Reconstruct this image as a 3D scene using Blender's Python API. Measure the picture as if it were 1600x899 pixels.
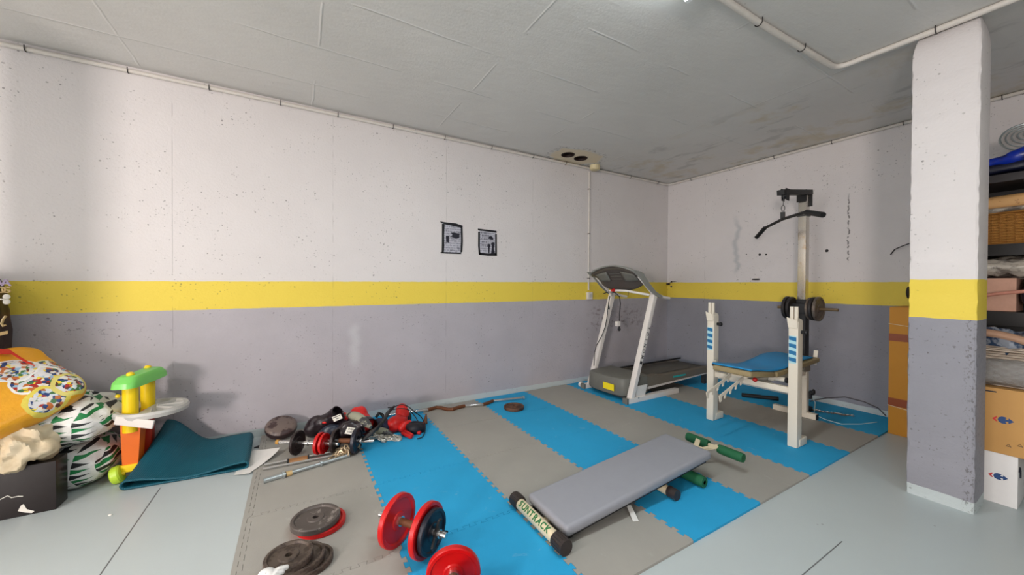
import bpy, bmesh, math, random
from math import sin, cos, pi, radians
from mathutils import Vector, Matrix, noise
from mathutils.geometry import tessellate_polygon

for o in list(bpy.data.objects): bpy.data.objects.remove(o)
sc = bpy.context.scene
COL = sc.collection

# ---------------------------------------------------------------- camera
FPX = 575.0; CX = 800.0; CY = 449.5; H = 1.22
_p = radians(-0.5); _r = radians(0.30); _y = radians(59.6)
Fw = Vector((cos(_y) * cos(_p), sin(_y) * cos(_p), sin(_p)))
_rt = Vector((sin(_y), -cos(_y), 0)); _up = _rt.cross(Fw)
Rw = cos(_r) * _rt + sin(_r) * _up
Uw = -sin(_r) * _rt + cos(_r) * _up
CAM = Vector((0, 0, H))
cd = bpy.data.cameras.new('camera'); cam = bpy.data.objects.new('camera', cd); COL.objects.link(cam)
cd.sensor_width = 36.0; cd.lens = FPX / 1600 * 36; cd.clip_start = 0.02; cd.clip_end = 100
m3 = Matrix((Rw, Uw, -Fw)).transposed()
cam.matrix_world = Matrix.Translation(CAM) @ m3.to_4x4()
sc.camera = cam

def _ray(x, y): return Fw + Rw * ((x - CX) / FPX) - Uw * ((y - CY) / FPX)
def at(x, y, z=0.012):
    d = _ray(x, y); return CAM + d * ((z - H) / d.z)
def atY(x, y, Y):
    d = _ray(x, y); return CAM + d * (Y / d.y)
def atX(x, y, X):
    d = _ray(x, y); return CAM + d * (X / d.x)

# ---------------------------------------------------------------- light
sc.view_settings.view_transform = 'Standard'
sc.view_settings.look = 'None'
sc.view_settings.exposure = 0.0
sc.view_settings.gamma = 1.0
sc.view_settings.use_curve_mapping = False
w = bpy.data.worlds.new('world'); sc.world = w; w.use_nodes = True
w.node_tree.nodes['Background'].inputs[0].default_value = (0.75, 0.85, 1.0, 1)
w.node_tree.nodes['Background'].inputs[1].default_value = 1.0

def area(name, loc, target, sx, sy, power, col):
    l = bpy.data.lights.new(name, 'AREA'); l.shape = 'RECTANGLE'; l.size = sx; l.size_y = sy
    l.energy = power; l.color = col
    o = bpy.data.objects.new(name, l); COL.objects.link(o); o.location = loc
    d = Vector(target) - Vector(loc)
    o.rotation_euler = d.to_track_quat('-Z', 'Y').to_euler()
    return o
LAMP_W = 25; COOL = (0.88, 0.97, 1.0); WARM = (1.0, 0.89, 0.84)
# daylight through the window of the south wall and the open garage door of the west wall
area('window_daylight', (-3.75, -1.98, 1.25), (-0.5, 3.4, 1.15), 0.7, 0.7, 172, WARM)
area('garage_door_daylight', (-6.9, 0.3, 1.3), (2, 2.8, 1.8), 3.6, 2.0, 128, (1.0, 0.92, 0.88))

XE = 4.72; YN = 3.52; ZC = 2.70; XW = -7.0; YS = -4.6

# ---------------------------------------------------------------- material helpers
class NT:
    def __init__(s, name, rough=0.5, metal=0.0, spec=0.5):
        s.m = bpy.data.materials.new(name); s.m.use_nodes = True
        s.t = s.m.node_tree; s.b = s.t.nodes['Principled BSDF']
        s.b.inputs['Roughness'].default_value = rough; s.b.inputs['Metallic'].default_value = metal
        s.b.inputs['Specular IOR Level'].default_value = spec
    def n(s, t, **k):
        x = s.t.nodes.new(t)
        for a, v in k.items(): setattr(x, a, v)
        return x
    def put(s, sock, v):
        if isinstance(v, bpy.types.NodeSocket): s.t.links.new(v, sock)
        elif isinstance(v, (tuple, list)) and len(v) == 3 and sock.type == 'RGBA': sock.default_value = (*v, 1)
        else: sock.default_value = v
    def math(s, op, a, b=0.0, c=None, clamp=False):
        x = s.n('ShaderNodeMath', operation=op, use_clamp=clamp); s.put(x.inputs[0], a); s.put(x.inputs[1], b)
        if c is not None: s.put(x.inputs[2], c)
        return x.outputs[0]
    def mix(s, f, a, b):
        x = s.n('ShaderNodeMix', data_type='RGBA'); s.put(x.inputs[0], f); s.put(x.inputs[6], a); s.put(x.inputs[7], b)
        return x.outputs[2]
    def ramp(s, v, a, b):            # smooth 0..1 between a and b
        x = s.n('ShaderNodeMapRange', interpolation_type='SMOOTHSTEP'); s.put(x.inputs[0], v)
        s.put(x.inputs[1], a); s.put(x.inputs[2], b); return x.outputs[0]
    def pos(s):
        return s.n('ShaderNodeNewGeometry').outputs['Position']
    def obj(s):
        return s.n('ShaderNodeTexCoord').outputs['Object']
    def xyz(s, v):
        x = s.n('ShaderNodeSeparateXYZ'); s.put(x.inputs[0], v); return x.outputs
    def comb(s, x, y, z):
        c = s.n('ShaderNodeCombineXYZ'); s.put(c.inputs[0], x); s.put(c.inputs[1], y); s.put(c.inputs[2], z); return c.outputs[0]
    def noise(s, v, scale, detail=3, rough=0.5, col=False, dist=0):
        x = s.n('ShaderNodeTexNoise'); s.put(x.inputs['Vector'], v); s.put(x.inputs['Scale'], scale)
        x.inputs['Detail'].default_value = detail; x.inputs['Roughness'].default_value = rough; x.inputs['Distortion'].default_value = dist
        return x.outputs['Color' if col else 'Fac']
    def voro(s, v, scale, feat='F1'):
        x = s.n('ShaderNodeTexVoronoi', feature=feat); s.put(x.inputs['Vector'], v); x.inputs['Scale'].default_value = scale
        return x.outputs
    def bump(s, h, strength=0.3, dist=0.01):
        x = s.n('ShaderNodeBump'); s.put(x.inputs['Height'], h); x.inputs['Strength'].default_value = strength
        x.inputs['Distance'].default_value = dist; s.t.links.new(x.outputs[0], s.b.inputs['Normal'])
    def color(s, c): s.put(s.b.inputs['Base Color'], c)

def srgb(r, g, b):
    return tuple(((c / 255) / 12.92 if c <= 10 else ((c / 255 + 0.055) / 1.055) ** 2.4) for c in (r, g, b))

_MC = {}
def mat(name, rgb, rough=0.5, metal=0.0, var=0.12, scale=30, bump=0.0, spec=0.5, rgb2=None, thr=(0.5, 0.65)):
    if name in _MC: return _MC[name]
    t = NT(name, rough, metal, spec); c = srgb(*rgb)
    v = t.noise(t.obj(), scale, 4, 0.6)
    if rgb2: col = t.mix(t.ramp(v, *thr), c, srgb(*rgb2))
    else: col = t.mix(v, tuple(x * (1 - var) for x in c), tuple(min(1, x * (1 + var)) for x in c))
    t.color(col)
    if bump: t.bump(t.noise(t.obj(), scale * 3, 4), bump, 0.004)
    _MC[name] = t.m; return t.m

# ---------------------------------------------------------------- mesh helpers
ORG = {}
class MB:
    def __init__(s): s.bm = bmesh.new(); s.mi = 0
    def _fin(s, vs):
        for v in vs:
            for f in v.link_faces: f.material_index = s.mi
    def box(s, lo, hi, M=None, bev=0.0):
        lo = Vector(lo); hi = Vector(hi); c = (lo + hi) / 2; d = hi - lo
        r = bmesh.ops.create_cube(s.bm, size=1.0, matrix=(M or Matrix()) @ Matrix.Translation(c) @ Matrix.Diagonal((*d, 1)))
        vs = r['verts']; s._fin(vs)
        if bev:
            es = list({e for v in vs for e in v.link_edges})
            rr = bmesh.ops.bevel(s.bm, geom=es, offset=bev, segments=3, affect='EDGES', profile=0.6)
            for f in rr['faces']: f.material_index = s.mi
        return s
    def bar(s, a, b, w_, h_, up=(0, 0, 1), bev=0.0):   # square tube between a and b
        a = Vector(a); b = Vector(b); x = (b - a); L = x.length; x.normalize(); u = Vector(up)
        y = u.cross(x)
        if y.length < 1e-4: y = Vector((0, 1, 0)).cross(x)
        y.normalize(); z = x.cross(y)
        M = Matrix((x, y, z)).transposed().to_4x4(); M.translation = (a + b) / 2
        return s.box((-L / 2, -w_ / 2, -h_ / 2), (L / 2, w_ / 2, h_ / 2), M, bev)
    def cyl(s, a, b, r, r2=None, n=20, caps=True):
        a = Vector(a); b = Vector(b); d = b - a
        M = Matrix.Translation((a + b) / 2) @ d.to_track_quat('Z', 'Y').to_matrix().to_4x4()
        q = bmesh.ops.create_cone(s.bm, cap_ends=caps, segments=n, radius1=r, radius2=r if r2 is None else r2, depth=d.length, matrix=M)
        s._fin(q['verts']); return s
    def sph(s, c, r, M=None, n=16):
        if not hasattr(r, '__len__'): r = (r, r, r)
        q = bmesh.ops.create_uvsphere(s.bm, u_segments=n, v_segments=max(6, n // 2), radius=1,
            matrix=Matrix.Translation(c) @ (M or Matrix()) @ Matrix.Diagonal((*r, 1)))
        s._fin(q['verts']); return s
    def lathe(s, prof, M=None, n=40):      # prof [(r,z)..] closed loop when first==last
        M = M or Matrix(); rings = []
        cl = prof[0] == prof[-1]; P = prof[:-1] if cl else prof
        for k in range(n):
            a = 2 * pi * k / n
            rings.append([s.bm.verts.new(M @ Vector((r * cos(a), r * sin(a), z))) for r, z in P])
        for k in range(n):
            A = rings[k]; B = rings[(k + 1) % n]
            for i in range(len(P) if cl else len(P) - 1):
                j = (i + 1) % len(P)
                try: f = s.bm.faces.new((A[i], B[i], B[j], A[j])); f.material_index = s.mi
                except ValueError: pass
        return s
    def tube(s, pts, r, n=10, closed=False, rf=None):
        pts = [Vector(p) for p in pts]; N = len(pts); rings = []
        prev = None
        for i, p in enumerate(pts):
            if closed: t = pts[(i + 1) % N] - pts[i - 1]
            else: t = pts[min(i + 1, N - 1)] - pts[max(i - 1, 0)]
            t.normalize()
            if prev is None: nn = t.orthogonal().normalized()
            else:
                nn = prev - t * prev.dot(t)
                nn = nn.normalized() if nn.length > 1e-6 else t.orthogonal().normalized()
            prev = nn; bb = t.cross(nn); rr = rf(i / (N - 1)) * r if rf else r
            rings.append([s.bm.verts.new(p + rr * (cos(2 * pi * k / n) * nn + sin(2 * pi * k / n) * bb)) for k in range(n)])
        for i in range(N if closed else N - 1):
            A = rings[i]; B = rings[(i + 1) % N]
            for k in range(n):
                f = s.bm.faces.new((A[k], A[(k + 1) % n], B[(k + 1) % n], B[k])); f.material_index = s.mi
        if not closed:
            for R_, fl in ((rings[0], True), (rings[-1], False)):
                f = s.bm.faces.new(R_[::-1] if fl else R_); f.material_index = s.mi
        return s
    def prism(s, poly, vec):               # poly: list of 3D points, extruded by vec
        vec = Vector(vec); A = [s.bm.verts.new(Vector(p)) for p in poly]; B = [s.bm.verts.new(Vector(p) + vec) for p in poly]
        fs = [s.bm.faces.new(A), s.bm.faces.new(B[::-1])]
        n = len(A)
        for i in range(n): fs.append(s.bm.faces.new((A[i], B[i], B[(i + 1) % n], A[(i + 1) % n])))
        for f in fs: f.material_index = s.mi
        return s
    def grid(s, fn, nu, nv, closed_u=False):
        V = [[s.bm.verts.new(Vector(fn(i / nu, j / nv))) for i in range(nu + (0 if closed_u else 1))] for j in range(nv + 1)]
        for j in range(nv):
            for i in range(nu):
                i2 = (i + 1) % nu if closed_u else i + 1
                f = s.bm.faces.new((V[j][i], V[j][i2], V[j + 1][i2], V[j + 1][i])); f.material_index = s.mi
        return V
    def build(s, name, m, parent=None, smooth=True, ang=35, solid=0, label=None, sub=0):
        bmesh.ops.recalc_face_normals(s.bm, faces=s.bm.faces)
        me = bpy.data.meshes.new(name)
        if parent is not None: org = ORG.get(parent.name, Vector())
        else:
            xs = [v.co for v in s.bm.verts]
            org = Vector(((min(c.x for c in xs) + max(c.x for c in xs)) / 2, (min(c.y for c in xs) + max(c.y for c in xs)) / 2, min(c.z for c in xs)))
        bmesh.ops.translate(s.bm, verts=s.bm.verts, vec=-org)
        if smooth:
            for f in s.bm.faces: f.smooth = True
            for e in s.bm.edges:
                if len(e.link_faces) == 2 and e.calc_face_angle(0) > radians(ang): e.smooth = False
        s.bm.to_mesh(me); s.bm.free()
        for x in (m if isinstance(m, (list, tuple)) else [m]): me.materials.append(x)
        o = bpy.data.objects.new(name, me); COL.objects.link(o)
        if parent is None: o.location = org
        else: o.parent = parent
        ORG[o.name] = org
        if solid:
            md = o.modifiers.new('solid', 'SOLIDIFY'); md.thickness = solid; md.offset = 0
        if sub:
            md = o.modifiers.new('sub', 'SUBSURF'); md.levels = sub; md.render_levels = sub
        if label: o['label'] = label
        return o

def tag(o, label, cat, group=None, kind=None):
    o['label'] = label; o['category'] = cat
    if group: o['group'] = group
    if kind: o['kind'] = kind
    return o
def thing(name, loc, label, cat, group=None, org=None):
    o = bpy.data.objects.new(name, None); o.empty_display_size = 0.1; COL.objects.link(o); o.location = loc
    ORG[o.name] = Vector(loc if org is None else org)
    return tag(o, label, cat, group)
def struct(o): o['kind'] = 'structure'; return o
def copy_tree(o, parent=None):
    c = o.copy(); COL.objects.link(c); ORG[c.name] = ORG.get(o.name, Vector())
    if parent: c.parent = parent
    for ch in list(o.children): copy_tree(ch, c)
    return c
def rotm(ax, deg): return Matrix.Rotation(radians(deg), 4, ax)

_FC = {}
def text_mb(s, body, size, M, depth=0.0006):
    """adds extruded text outlines (built-in font) to mesh builder s; M maps text plane (x right, y up) to space"""
    cu = bpy.data.curves.new('t', 'FONT'); cu.body = body; cu.size = size; cu.extrude = depth; cu.align_x = 'CENTER'; cu.align_y = 'CENTER'
    cu.offset = size * 0.02
    ob = bpy.data.objects.new('t', cu); COL.objects.link(ob)
    bpy.context.view_layer.update()
    dg = bpy.context.evaluated_depsgraph_get()
    me = bpy.data.meshes.new_from_object(ob.evaluated_get(dg))
    me.transform(M)
    n0 = len(s.bm.faces); s.bm.from_mesh(me); s.bm.faces.ensure_lookup_table()
    for f in s.bm.faces[n0:]: f.material_index = s.mi
    bpy.data.objects.remove(ob); bpy.data.curves.remove(cu); bpy.data.meshes.remove(me)
def frame_M(o, x, y):
    x = Vector(x).normalized(); y = Vector(y).normalized(); z = x.cross(y).normalized(); y = z.cross(x)
    M = Matrix((x, y, z)).transposed().to_4x4(); M.translation = Vector(o); return M

# ---------------------------------------------------------------- setting materials
WHITE = srgb(222, 217, 216); YEL = srgb(238, 212, 84); GREYB = srgb(178, 173, 179); FLOORC = srgb(188, 197, 198)
def concrete_paint(name, axis, seams=(), xz=None, marks=None, chips=False):
    t = NT(name, 0.62, 0, 0.35); P = t.pos(); x, y, z = t.xyz(P); u = x if axis == 'x' else (t.math('SUBTRACT', y, x) if chips else y)
    uv = t.comb(u, z, 0)
    wob = t.math('MULTIPLY', t.math('SUBTRACT', t.noise(uv, 9, 3), 0.5), 0.010)
    zz = t.math('ADD', z, wob)
    if axis == 'x': zt = t.math('MULTIPLY_ADD', u, 0.0060, 1.2335); zb = t.math('MULTIPLY_ADD', u, 0.0035, 1.0215)
    else: zt = 1.260; zb = 1.040
    yel = t.math('LESS_THAN', zz, zt); gry = t.math('LESS_THAN', zz, zb)
    blotch = t.noise(uv, 1.6, 4, 0.6)
    wh = t.mix(blotch, tuple(c * 0.90 for c in WHITE), tuple(min(1, c * 1.05) for c in WHITE))
    gk = GREYB if axis == 'x' else srgb(146, 146, 154)
    gr = t.mix(t.noise(uv, 2.3, 5, 0.6), tuple(c * 0.84 for c in gk), tuple(c * 1.12 for c in gk))
    ye = t.mix(blotch, tuple(c * 0.93 for c in YEL), YEL)
    c = t.mix(yel, wh, ye); c = t.mix(gry, c, gr)
    base = t.math('LESS_THAN', t.math('ADD', z, t.math('MULTIPLY', wob, 1.6)), 0.062)
    c = t.mix(base, c, FLOORC)
    # pits: small bubbles left in the concrete
    def pits(scale, r, gate, thr):
        dv = t.comb(t.math('ADD', u, t.math('MULTIPLY', t.noise(uv, 40, 2), 0.02)), z, 0)
        v = t.voro(dv, scale); rnd = t.xyz(v['Color'])[0]
        rad = t.math('MULTIPLY', t.math('SUBTRACT', rnd, gate, clamp=True), r / (1 - gate))
        d = t.math('SUBTRACT', rad, v['Distance'])
        cl = t.ramp(t.noise(uv, 2.0, 3, 0.7), thr, thr + 0.1)
        return t.math('MULTIPLY', t.ramp(d, 0.0, 0.06), cl)
    p1 = pits(34, 0.24, 0.62, 0.45); p2 = pits(70, 0.34, 0.64, 0.46)
    pit = t.math('MAXIMUM', p1, t.math('MULTIPLY', p2, 0.7))
    # honeycomb rows in the grey part
    row = t.ramp(t.math('ABSOLUTE', t.math('SUBTRACT', z, t.math('MULTIPLY_ADD', t.noise(t.comb(u, 0, 0), 1.5, 3), 0.16, 0.82))), 0.035, 0.0)
    sp = t.ramp(t.noise(t.comb(u, t.math('MULTIPLY', z, 1.6), 3.3), 42, 3, 0.7), 0.60, 0.66)
    gate = t.ramp(t.noise(t.comb(u, 5.1, 0), 2.2, 2), 0.52, 0.60)
    rowm = t.math('MULTIPLY', t.math('MULTIPLY', row, sp), t.math('MULTIPLY', gate, gry))
    dark = t.math('MAXIMUM', pit, rowm)
    if chips:
        zz_ = t.math('ABSOLUTE', t.math('SUBTRACT', y, 0.452))
        ch = t.math('MULTIPLY', t.ramp(zz_, 0.035, 0.004), t.ramp(t.noise(t.comb(t.math('MULTIPLY', u, 1.4), t.math('MULTIPLY', z, 0.7), 0), 60, 3, 0.7), 0.54, 0.60))
        dark = t.math('MAXIMUM', dark, t.math('MULTIPLY', ch, gry))
    for s_ in seams:
        dd = t.math('ABSOLUTE', t.math('SUBTRACT', u, s_))
        ln = t.math('MULTIPLY', t.ramp(dd, 0.0045, 0.001), t.ramp(t.noise(t.comb(s_, z, 0), 7, 3), 0.40, 0.58))
        dark = t.math('MAXIMUM', dark, t.math('MULTIPLY', ln, 0.30))
    c = t.mix(t.math('MULTIPLY', dark, 0.60), c, srgb(80, 76, 72))
    if marks: c = marks(t, c, u, z, uv)
    t.color(c)
    h = t.math('SUBTRACT', t.math('ADD', t.noise(uv, 60, 4), t.math('MULTIPLY', t.noise(uv, 4, 3), 1.5)), t.math('MULTIPLY', dark, 3))
    t.bump(h, 0.28, 0.008)
    return t.m

def marks_E(t, c, u, z, uv):
    # hairline crack, grey scuffs, filled holes
    w_ = t.math('MULTIPLY', t.math('SUBTRACT', t.noise(t.comb(0, z, 0), 14, 4), 0.5), 0.06)
    d = t.math('ABSOLUTE', t.math('SUBTRACT', t.math('ADD', u, w_), 1.465))
    cr = t.math('MULTIPLY', t.ramp(d, 0.009, 0.002), t.math('MULTIPLY', t.ramp(z, 1.44, 1.50), t.ramp(z, 2.16, 2.05)))
    cr = t.math('MULTIPLY', cr, t.ramp(t.noise(uv, 30, 3), 0.42, 0.5))
    c = t.mix(t.math('MULTIPLY', cr, 0.8), c, srgb(60, 58, 56))
    w2 = t.math('MULTIPLY', t.math('SUBTRACT', t.noise(t.comb(3, z, 0), 5, 4), 0.5), 0.22)
    d2 = t.math('ABSOLUTE', t.math('SUBTRACT', t.math('ADD', u, w2), 2.54))
    sm = t.math('MULTIPLY', t.ramp(d2, 0.05, 0.0), t.math('MULTIPLY', t.ramp(z, 1.33, 1.45), t.ramp(z, 2.15, 1.9)))
    c = t.mix(t.math('MULTIPLY', sm, 0.45), c, srgb(150, 160, 166))
    for yy, zz, r in ((2.271, 1.586, .014), (2.203, 1.582, .010), (1.634, 1.583, .015), (2.42, 1.60, .006)):
        dd = t.math('ADD', t.math('POWER', t.math('SUBTRACT', u, yy), 2.0), t.math('POWER', t.math('SUBTRACT', z, zz), 2.0))
        c = t.mix(t.math('LESS_THAN', dd, r * r), c, srgb(40, 36, 36))
    return c
def marks_N(t, c, u, z, uv):
    # pale filler streak and rust tinted scuffs behind the treadmill
    w_ = t.math('MULTIPLY', t.math('SUBTRACT', t.noise(t.comb(0, z, 0), 6, 4), 0.5), 0.10)
    d = t.math('ABSOLUTE', t.math('SUBTRACT', t.math('ADD', u, w_), 0.45))
    st = t.math('MULTIPLY', t.ramp(d, 0.07, 0.0), t.math('MULTIPLY', t.ramp(z, 0.42, 0.55), t.ramp(z, 0.90, 0.80)))
    c = t.mix(t.math('MULTIPLY', st, 0.45), c, srgb(205, 206, 208))
    g = t.math('MULTIPLY', t.ramp(u, 3.1, 3.35), t.ramp(u, 4.3, 4.0))
    g = t.math('MULTIPLY', g, t.math('MULTIPLY', t.ramp(z, 0.55, 0.7), t.ramp(z, 0.98, 0.9)))
    g = t.math('MULTIPLY', g, t.ramp(t.noise(uv, 16, 5, 0.7), 0.50, 0.62))
    c = t.mix(t.math('MULTIPLY', g, 0.6), c, srgb(112, 98, 96))
    return c
M_wallN = concrete_paint('painted_concrete_north', 'x', (-1.8, -0.765, 0.275, 1.30, 2.34, 3.38), marks=marks_N)
M_wallE = concrete_paint('painted_concrete_east', 'y', (0.4, 2.95), marks=marks_E)
M_pillar = concrete_paint('painted_concrete_pillar', 'y', (), chips=True)
M_wallW = concrete_paint('painted_concrete_west', 'y'); M_wallS = concrete_paint('painted_concrete_south', 'x')

def ceiling_mat():
    t = NT('ceiling_paint', 0.42, 0, 0.5); P = t.pos(); x, y, z = t.xyz(P)
    b = t.noise(P, 1.1, 5, 0.6)
    c = t.mix(b, srgb(196, 194, 190), srgb(222, 220, 216))
    # damp stains: around the duct holes and along the east side
    dx = t.math('SUBTRACT', x, 2.80); dy = t.math('SUBTRACT', y, 3.32)
    rr = t.math('SQRT', t.math('ADD', t.math('MULTIPLY', dx, dx), t.math('MULTIPLY', t.math('MULTIPLY', dy, dy), 2.2)))
    rn = t.math('ADD', rr, t.math('MULTIPLY', t.math('SUBTRACT', t.noise(P, 7, 4), 0.5), 0.25))
    c = t.mix(t.math('MULTIPLY', t.ramp(rn, 0.36, 0.30), 0.75), c, srgb(216, 198, 162))
    edge = t.math('MULTIPLY', t.ramp(rn, 0.42, 0.37), t.ramp(rn, 0.33, 0.37))
    c = t.mix(t.math('MULTIPLY', edge, t.math('MULTIPLY', t.ramp(t.noise(P, 30, 3), 0.5, 0.6), 0.7)), c, srgb(96, 88, 80))
    sx = t.math('MULTIPLY', t.ramp(x, 3.1, 3.6), t.ramp(t.noise(P, 2.0, 5, 0.65), 0.50, 0.66))
    c = t.mix(t.math('MULTIPLY', sx, 0.5), c, srgb(186, 166, 118))
    dk = t.math('MULTIPLY', t.ramp(x, 3.0, 3.6), t.ramp(t.noise(t.comb(t.math('MULTIPLY', x, 2.4), y, 7), 2.2, 4, 0.6), 0.56, 0.68))
    c = t.mix(t.math('MULTIPLY', dk, 0.35), c, srgb(120, 122, 118))
    # formwork ridges running across
    def ridge(coord, along, period, off, gl, gh):
        w_ = t.math('MULTIPLY', t.math('SUBTRACT', t.noise(t.comb(along, off, 0), 3, 3), 0.5), 0.03)
        f = t.math('FRACT', t.math('DIVIDE', t.math('ADD', t.math('ADD', coord, w_), off), period))
        d = t.math('MULTIPLY', t.math('ABSOLUTE', t.math('SUBTRACT', f, 0.5)), period)
        return t.math('MULTIPLY', t.ramp(d, 0.010, 0.0), t.ramp(t.noise(t.comb(x, y, off), 2.0, 2), gl, gh))
    r1 = ridge(y, x, 0.50, 0.13, 0.46, 0.56); r2 = ridge(x, y, 1.04, 0.4, 0.52, 0.60)
    rid = t.math('MAXIMUM', r1, t.math('MULTIPLY', r2, 0.35))
    c = t.mix(t.math('MULTIPLY', rid, 0.3), c, srgb(238, 238, 236))
    pt = t.math('MULTIPLY', t.ramp(t.voro(P, 14)['Distance'], 0.07, 0.04), t.ramp(t.noise(P, 2.5, 2), 0.58, 0.62))
    c = t.mix(t.math('MULTIPLY', pt, 0.4), c, srgb(120, 116, 112))
    t.color(c)
    t.bump(t.math('ADD', t.math('MULTIPLY', rid, 2.0), t.math('ADD', t.noise(t.comb(x, t.math('MULTIPLY', y, 3), 0), 5, 5), t.math('MULTIPLY', t.noise(P, 70, 3), .25))), 0.35, 0.012)
    return t.m
def floor_mat():
    t = NT('painted_floor', 0.36, 0, 0.45); P = t.pos(); x, y, z = t.xyz(P)
    c = t.mix(t.noise(P, 1.3, 5, 0.6), tuple(v * 0.93 for v in FLOORC), tuple(min(1, v * 1.05) for v in FLOORC))
    d1 = t.math('ABSOLUTE', t.math('SUBTRACT', t.math('MULTIPLY_ADD', t.math('SUBTRACT', y, 2.5), 0.012, -0.700), x))
    l1 = t.math('MULTIPLY', t.ramp(d1, 0.0042, 0.0016), t.ramp(y, 2.95, 2.9))
    d2 = t.math('ABSOLUTE', t.math('SUBTRACT', y, 0.706))
    l2 = t.math('MULTIPLY', t.ramp(d2, 0.0034, 0.0012), t.math('LESS_THAN', x, 2.25))
    ln = t.math('MAXIMUM', l1, l2)
    c = t.mix(t.math('MULTIPLY', ln, 0.85), c, srgb(58, 56, 58))
    s_ = t.math('MULTIPLY', t.ramp(t.voro(P, 9)['Distance'], 0.06, 0.03), t.ramp(t.noise(P, 3.1, 2), 0.60, 0.64))
    c = t.mix(t.math('MULTIPLY', s_, 0.6), c, srgb(120, 122, 122))
    t.color(c)
    t.bump(t.math('SUBTRACT', t.math('ADD', t.noise(P, 5, 4), t.math('MULTIPLY', t.noise(P, 80, 3), .3)), t.math('MULTIPLY', ln, 3)), 0.12, 0.006)
    return t.m
M_ceil = ceiling_mat(); M_floor = floor_mat()

# ---------------------------------------------------------------- room shell
b = MB().box((XW - 0.2, YS - 0.2, -0.2), (XE + 0.2, YN + 0.2, 0)); struct(b.build('floor', M_floor, smooth=False))
b = MB().box((XW - 0.2, YN, 0), (XE + 0.2, YN + 0.2, ZC + 0.2)); struct(b.build('wall_north', M_wallN, smooth=False))
b = MB().box((XE, YS - 0.2, 0), (XE + 0.2, YN, ZC + 0.2)); struct(b.build('wall_east', M_wallE, smooth=False))
# west wall with the open garage door
b = MB()
b.box((XW - 0.2, YS, 0), (XW, -1.9, ZC)); b.box((XW - 0.2, 2.5, 0), (XW, YN, ZC)); b.box((XW - 0.2, -1.9, 2.35), (XW, 2.5, ZC))
struct(b.build('wall_west', M_wallW, smooth=False))
# south side: a spur wall with a window close by on the left, the garage goes on behind it
b = MB()
b.box((XW, -2.2, 0), (-4.3, -2.04, ZC)); b.box((-3.2, -2.2, 0), (-2.6, -2.04, ZC))
b.box((-4.3, -2.2, 0), (-3.2, -2.04, 0.75)); b.box((-4.3, -2.2, 1.8), (-3.2, -2.04, ZC))
struct(b.build('wall_southwest', M_wallS, smooth=False))
b = MB().box((XW - 0.2, YS - 0.2, 0), (XE, YS, ZC)); struct(b.build('wall_south', M_wallS, smooth=False))
b = MB()
for x0, x1 in ((-4.3, -4.25), (-3.25, -3.2), (-3.77, -3.73)): b.box((x0, -2.15, 0.75), (x1, -2.09, 1.8))
for z0, z1 in ((0.75, 0.8), (1.75, 1.8)): b.box((-4.25, -2.15, z0), (-3.25, -2.09, z1))
struct(b.build('window_1', mat('window_frame_white', (230, 230, 228)), smooth=False))

# ceiling with two duct holes
HOLES = [(2.668, 3.305, 0.078), (2.872, 3.322, 0.080)]
outer = [(XW - 0.2, YS - 0.2), (XE, YS - 0.2), (XE, YN), (XW - 0.2, YN)]
polys = [[Vector((x, y, 0)) for x, y in outer]]
for hx, hy, hr in HOLES: polys.append([Vector((hx + hr * cos(2 * pi * k / 32), hy + hr * sin(2 * pi * k / 32), 0)) for k in range(32)])
flat = [p for pl in polys for p in pl]
tri = tessellate_polygon(polys)
b = MB(); vs = [b.bm.verts.new((p.x, p.y, ZC)) for p in flat]
vt = [b.bm.verts.new((p.x, p.y, ZC + 0.2)) for p in flat]
for t_ in tri:
    try: b.bm.faces.new([vs[i] for i in t_]); b.bm.faces.new([vt[i] for i in t_][::-1])
    except ValueError: pass
k0 = 0
for pl in polys:
    for i in range(len(pl)):
        j = (i + 1) % len(pl)
        b.bm.faces.new((vs[k0 + i], vs[k0 + j], vt[k0 + j], vt[k0 + i]))
    k0 += len(pl)
struct(b.build('ceiling', M_ceil, smooth=False))
M_duct = mat('duct_dark_plastic', (46, 30, 26), 0.6)
for i, (hx, hy, hr) in enumerate(HOLES):
    b = MB().lathe([(hr * 0.985, 0), (hr * 0.985, 0.55), (0.0005, 0.55), (0.0005, 0.54), (hr * 0.90, 0.54), (hr * 0.93, 0.0), (hr * 0.985, 0)],
                   Matrix.Translation((hx, hy, ZC - 0.006)), 32)
    o = b.build('duct_opening', M_duct)
    tag(o, ('round black duct opening in the ceiling, left of the two', 'round black duct opening in the ceiling, the one nearer the junction box')[i], 'duct', 'duct openings in the ceiling')

# pillar: slightly rough edges, top corners rounded off under the ceiling
def pillar_fn():
    b = MB(); rnd = random.Random(4); nz = 90
    x0, x1, y0, y1 = 3.122, 3.345, 0.432, 0.690
    rings = []
    for j in range(nz + 1):
        z = j / nz * ZC
        top = max(0, (z - 2.54) / 0.16) ** 2.2
        a = 0.012 + 0.006 * noise.noise(Vector((z * 9, 1, 0))); e = lambda q: 0.0045 * noise.noise(Vector((z * 25, q * 7.3, 2)))
        X0 = x0 + 0.075 * top; Y1 = y1 - 0.018 * top; Y0 = y0 + 0.02 * top
        P = [(X0 + e(1), Y0 + a + e(2)), (X0 + 0.4 * a + e(3), Y0 + .3 * a + e(4)), (X0 + 1.6 * a + e(5), Y0 + e(6)), (x1, Y0), (x1, Y1), (X0 + a + e(7), Y1 + e(8)), (X0 + .2 * a + e(9), Y1 - .3 * a + e(10)), (X0 + e(11), Y1 - a)]
        rings.append([b.bm.verts.new((x, y, z)) for x, y in P])
    for A, B in zip(rings, rings[1:]):
        for i in range(8): b.bm.faces.new((A[i], A[(i + 1) % 8], B[(i + 1) % 8], B[i]))
    b.bm.faces.new(rings[0][::-1]); b.bm.faces.new(rings[-1])
    o = b.build('pillar', M_pillar, ang=25); struct(o)
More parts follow.
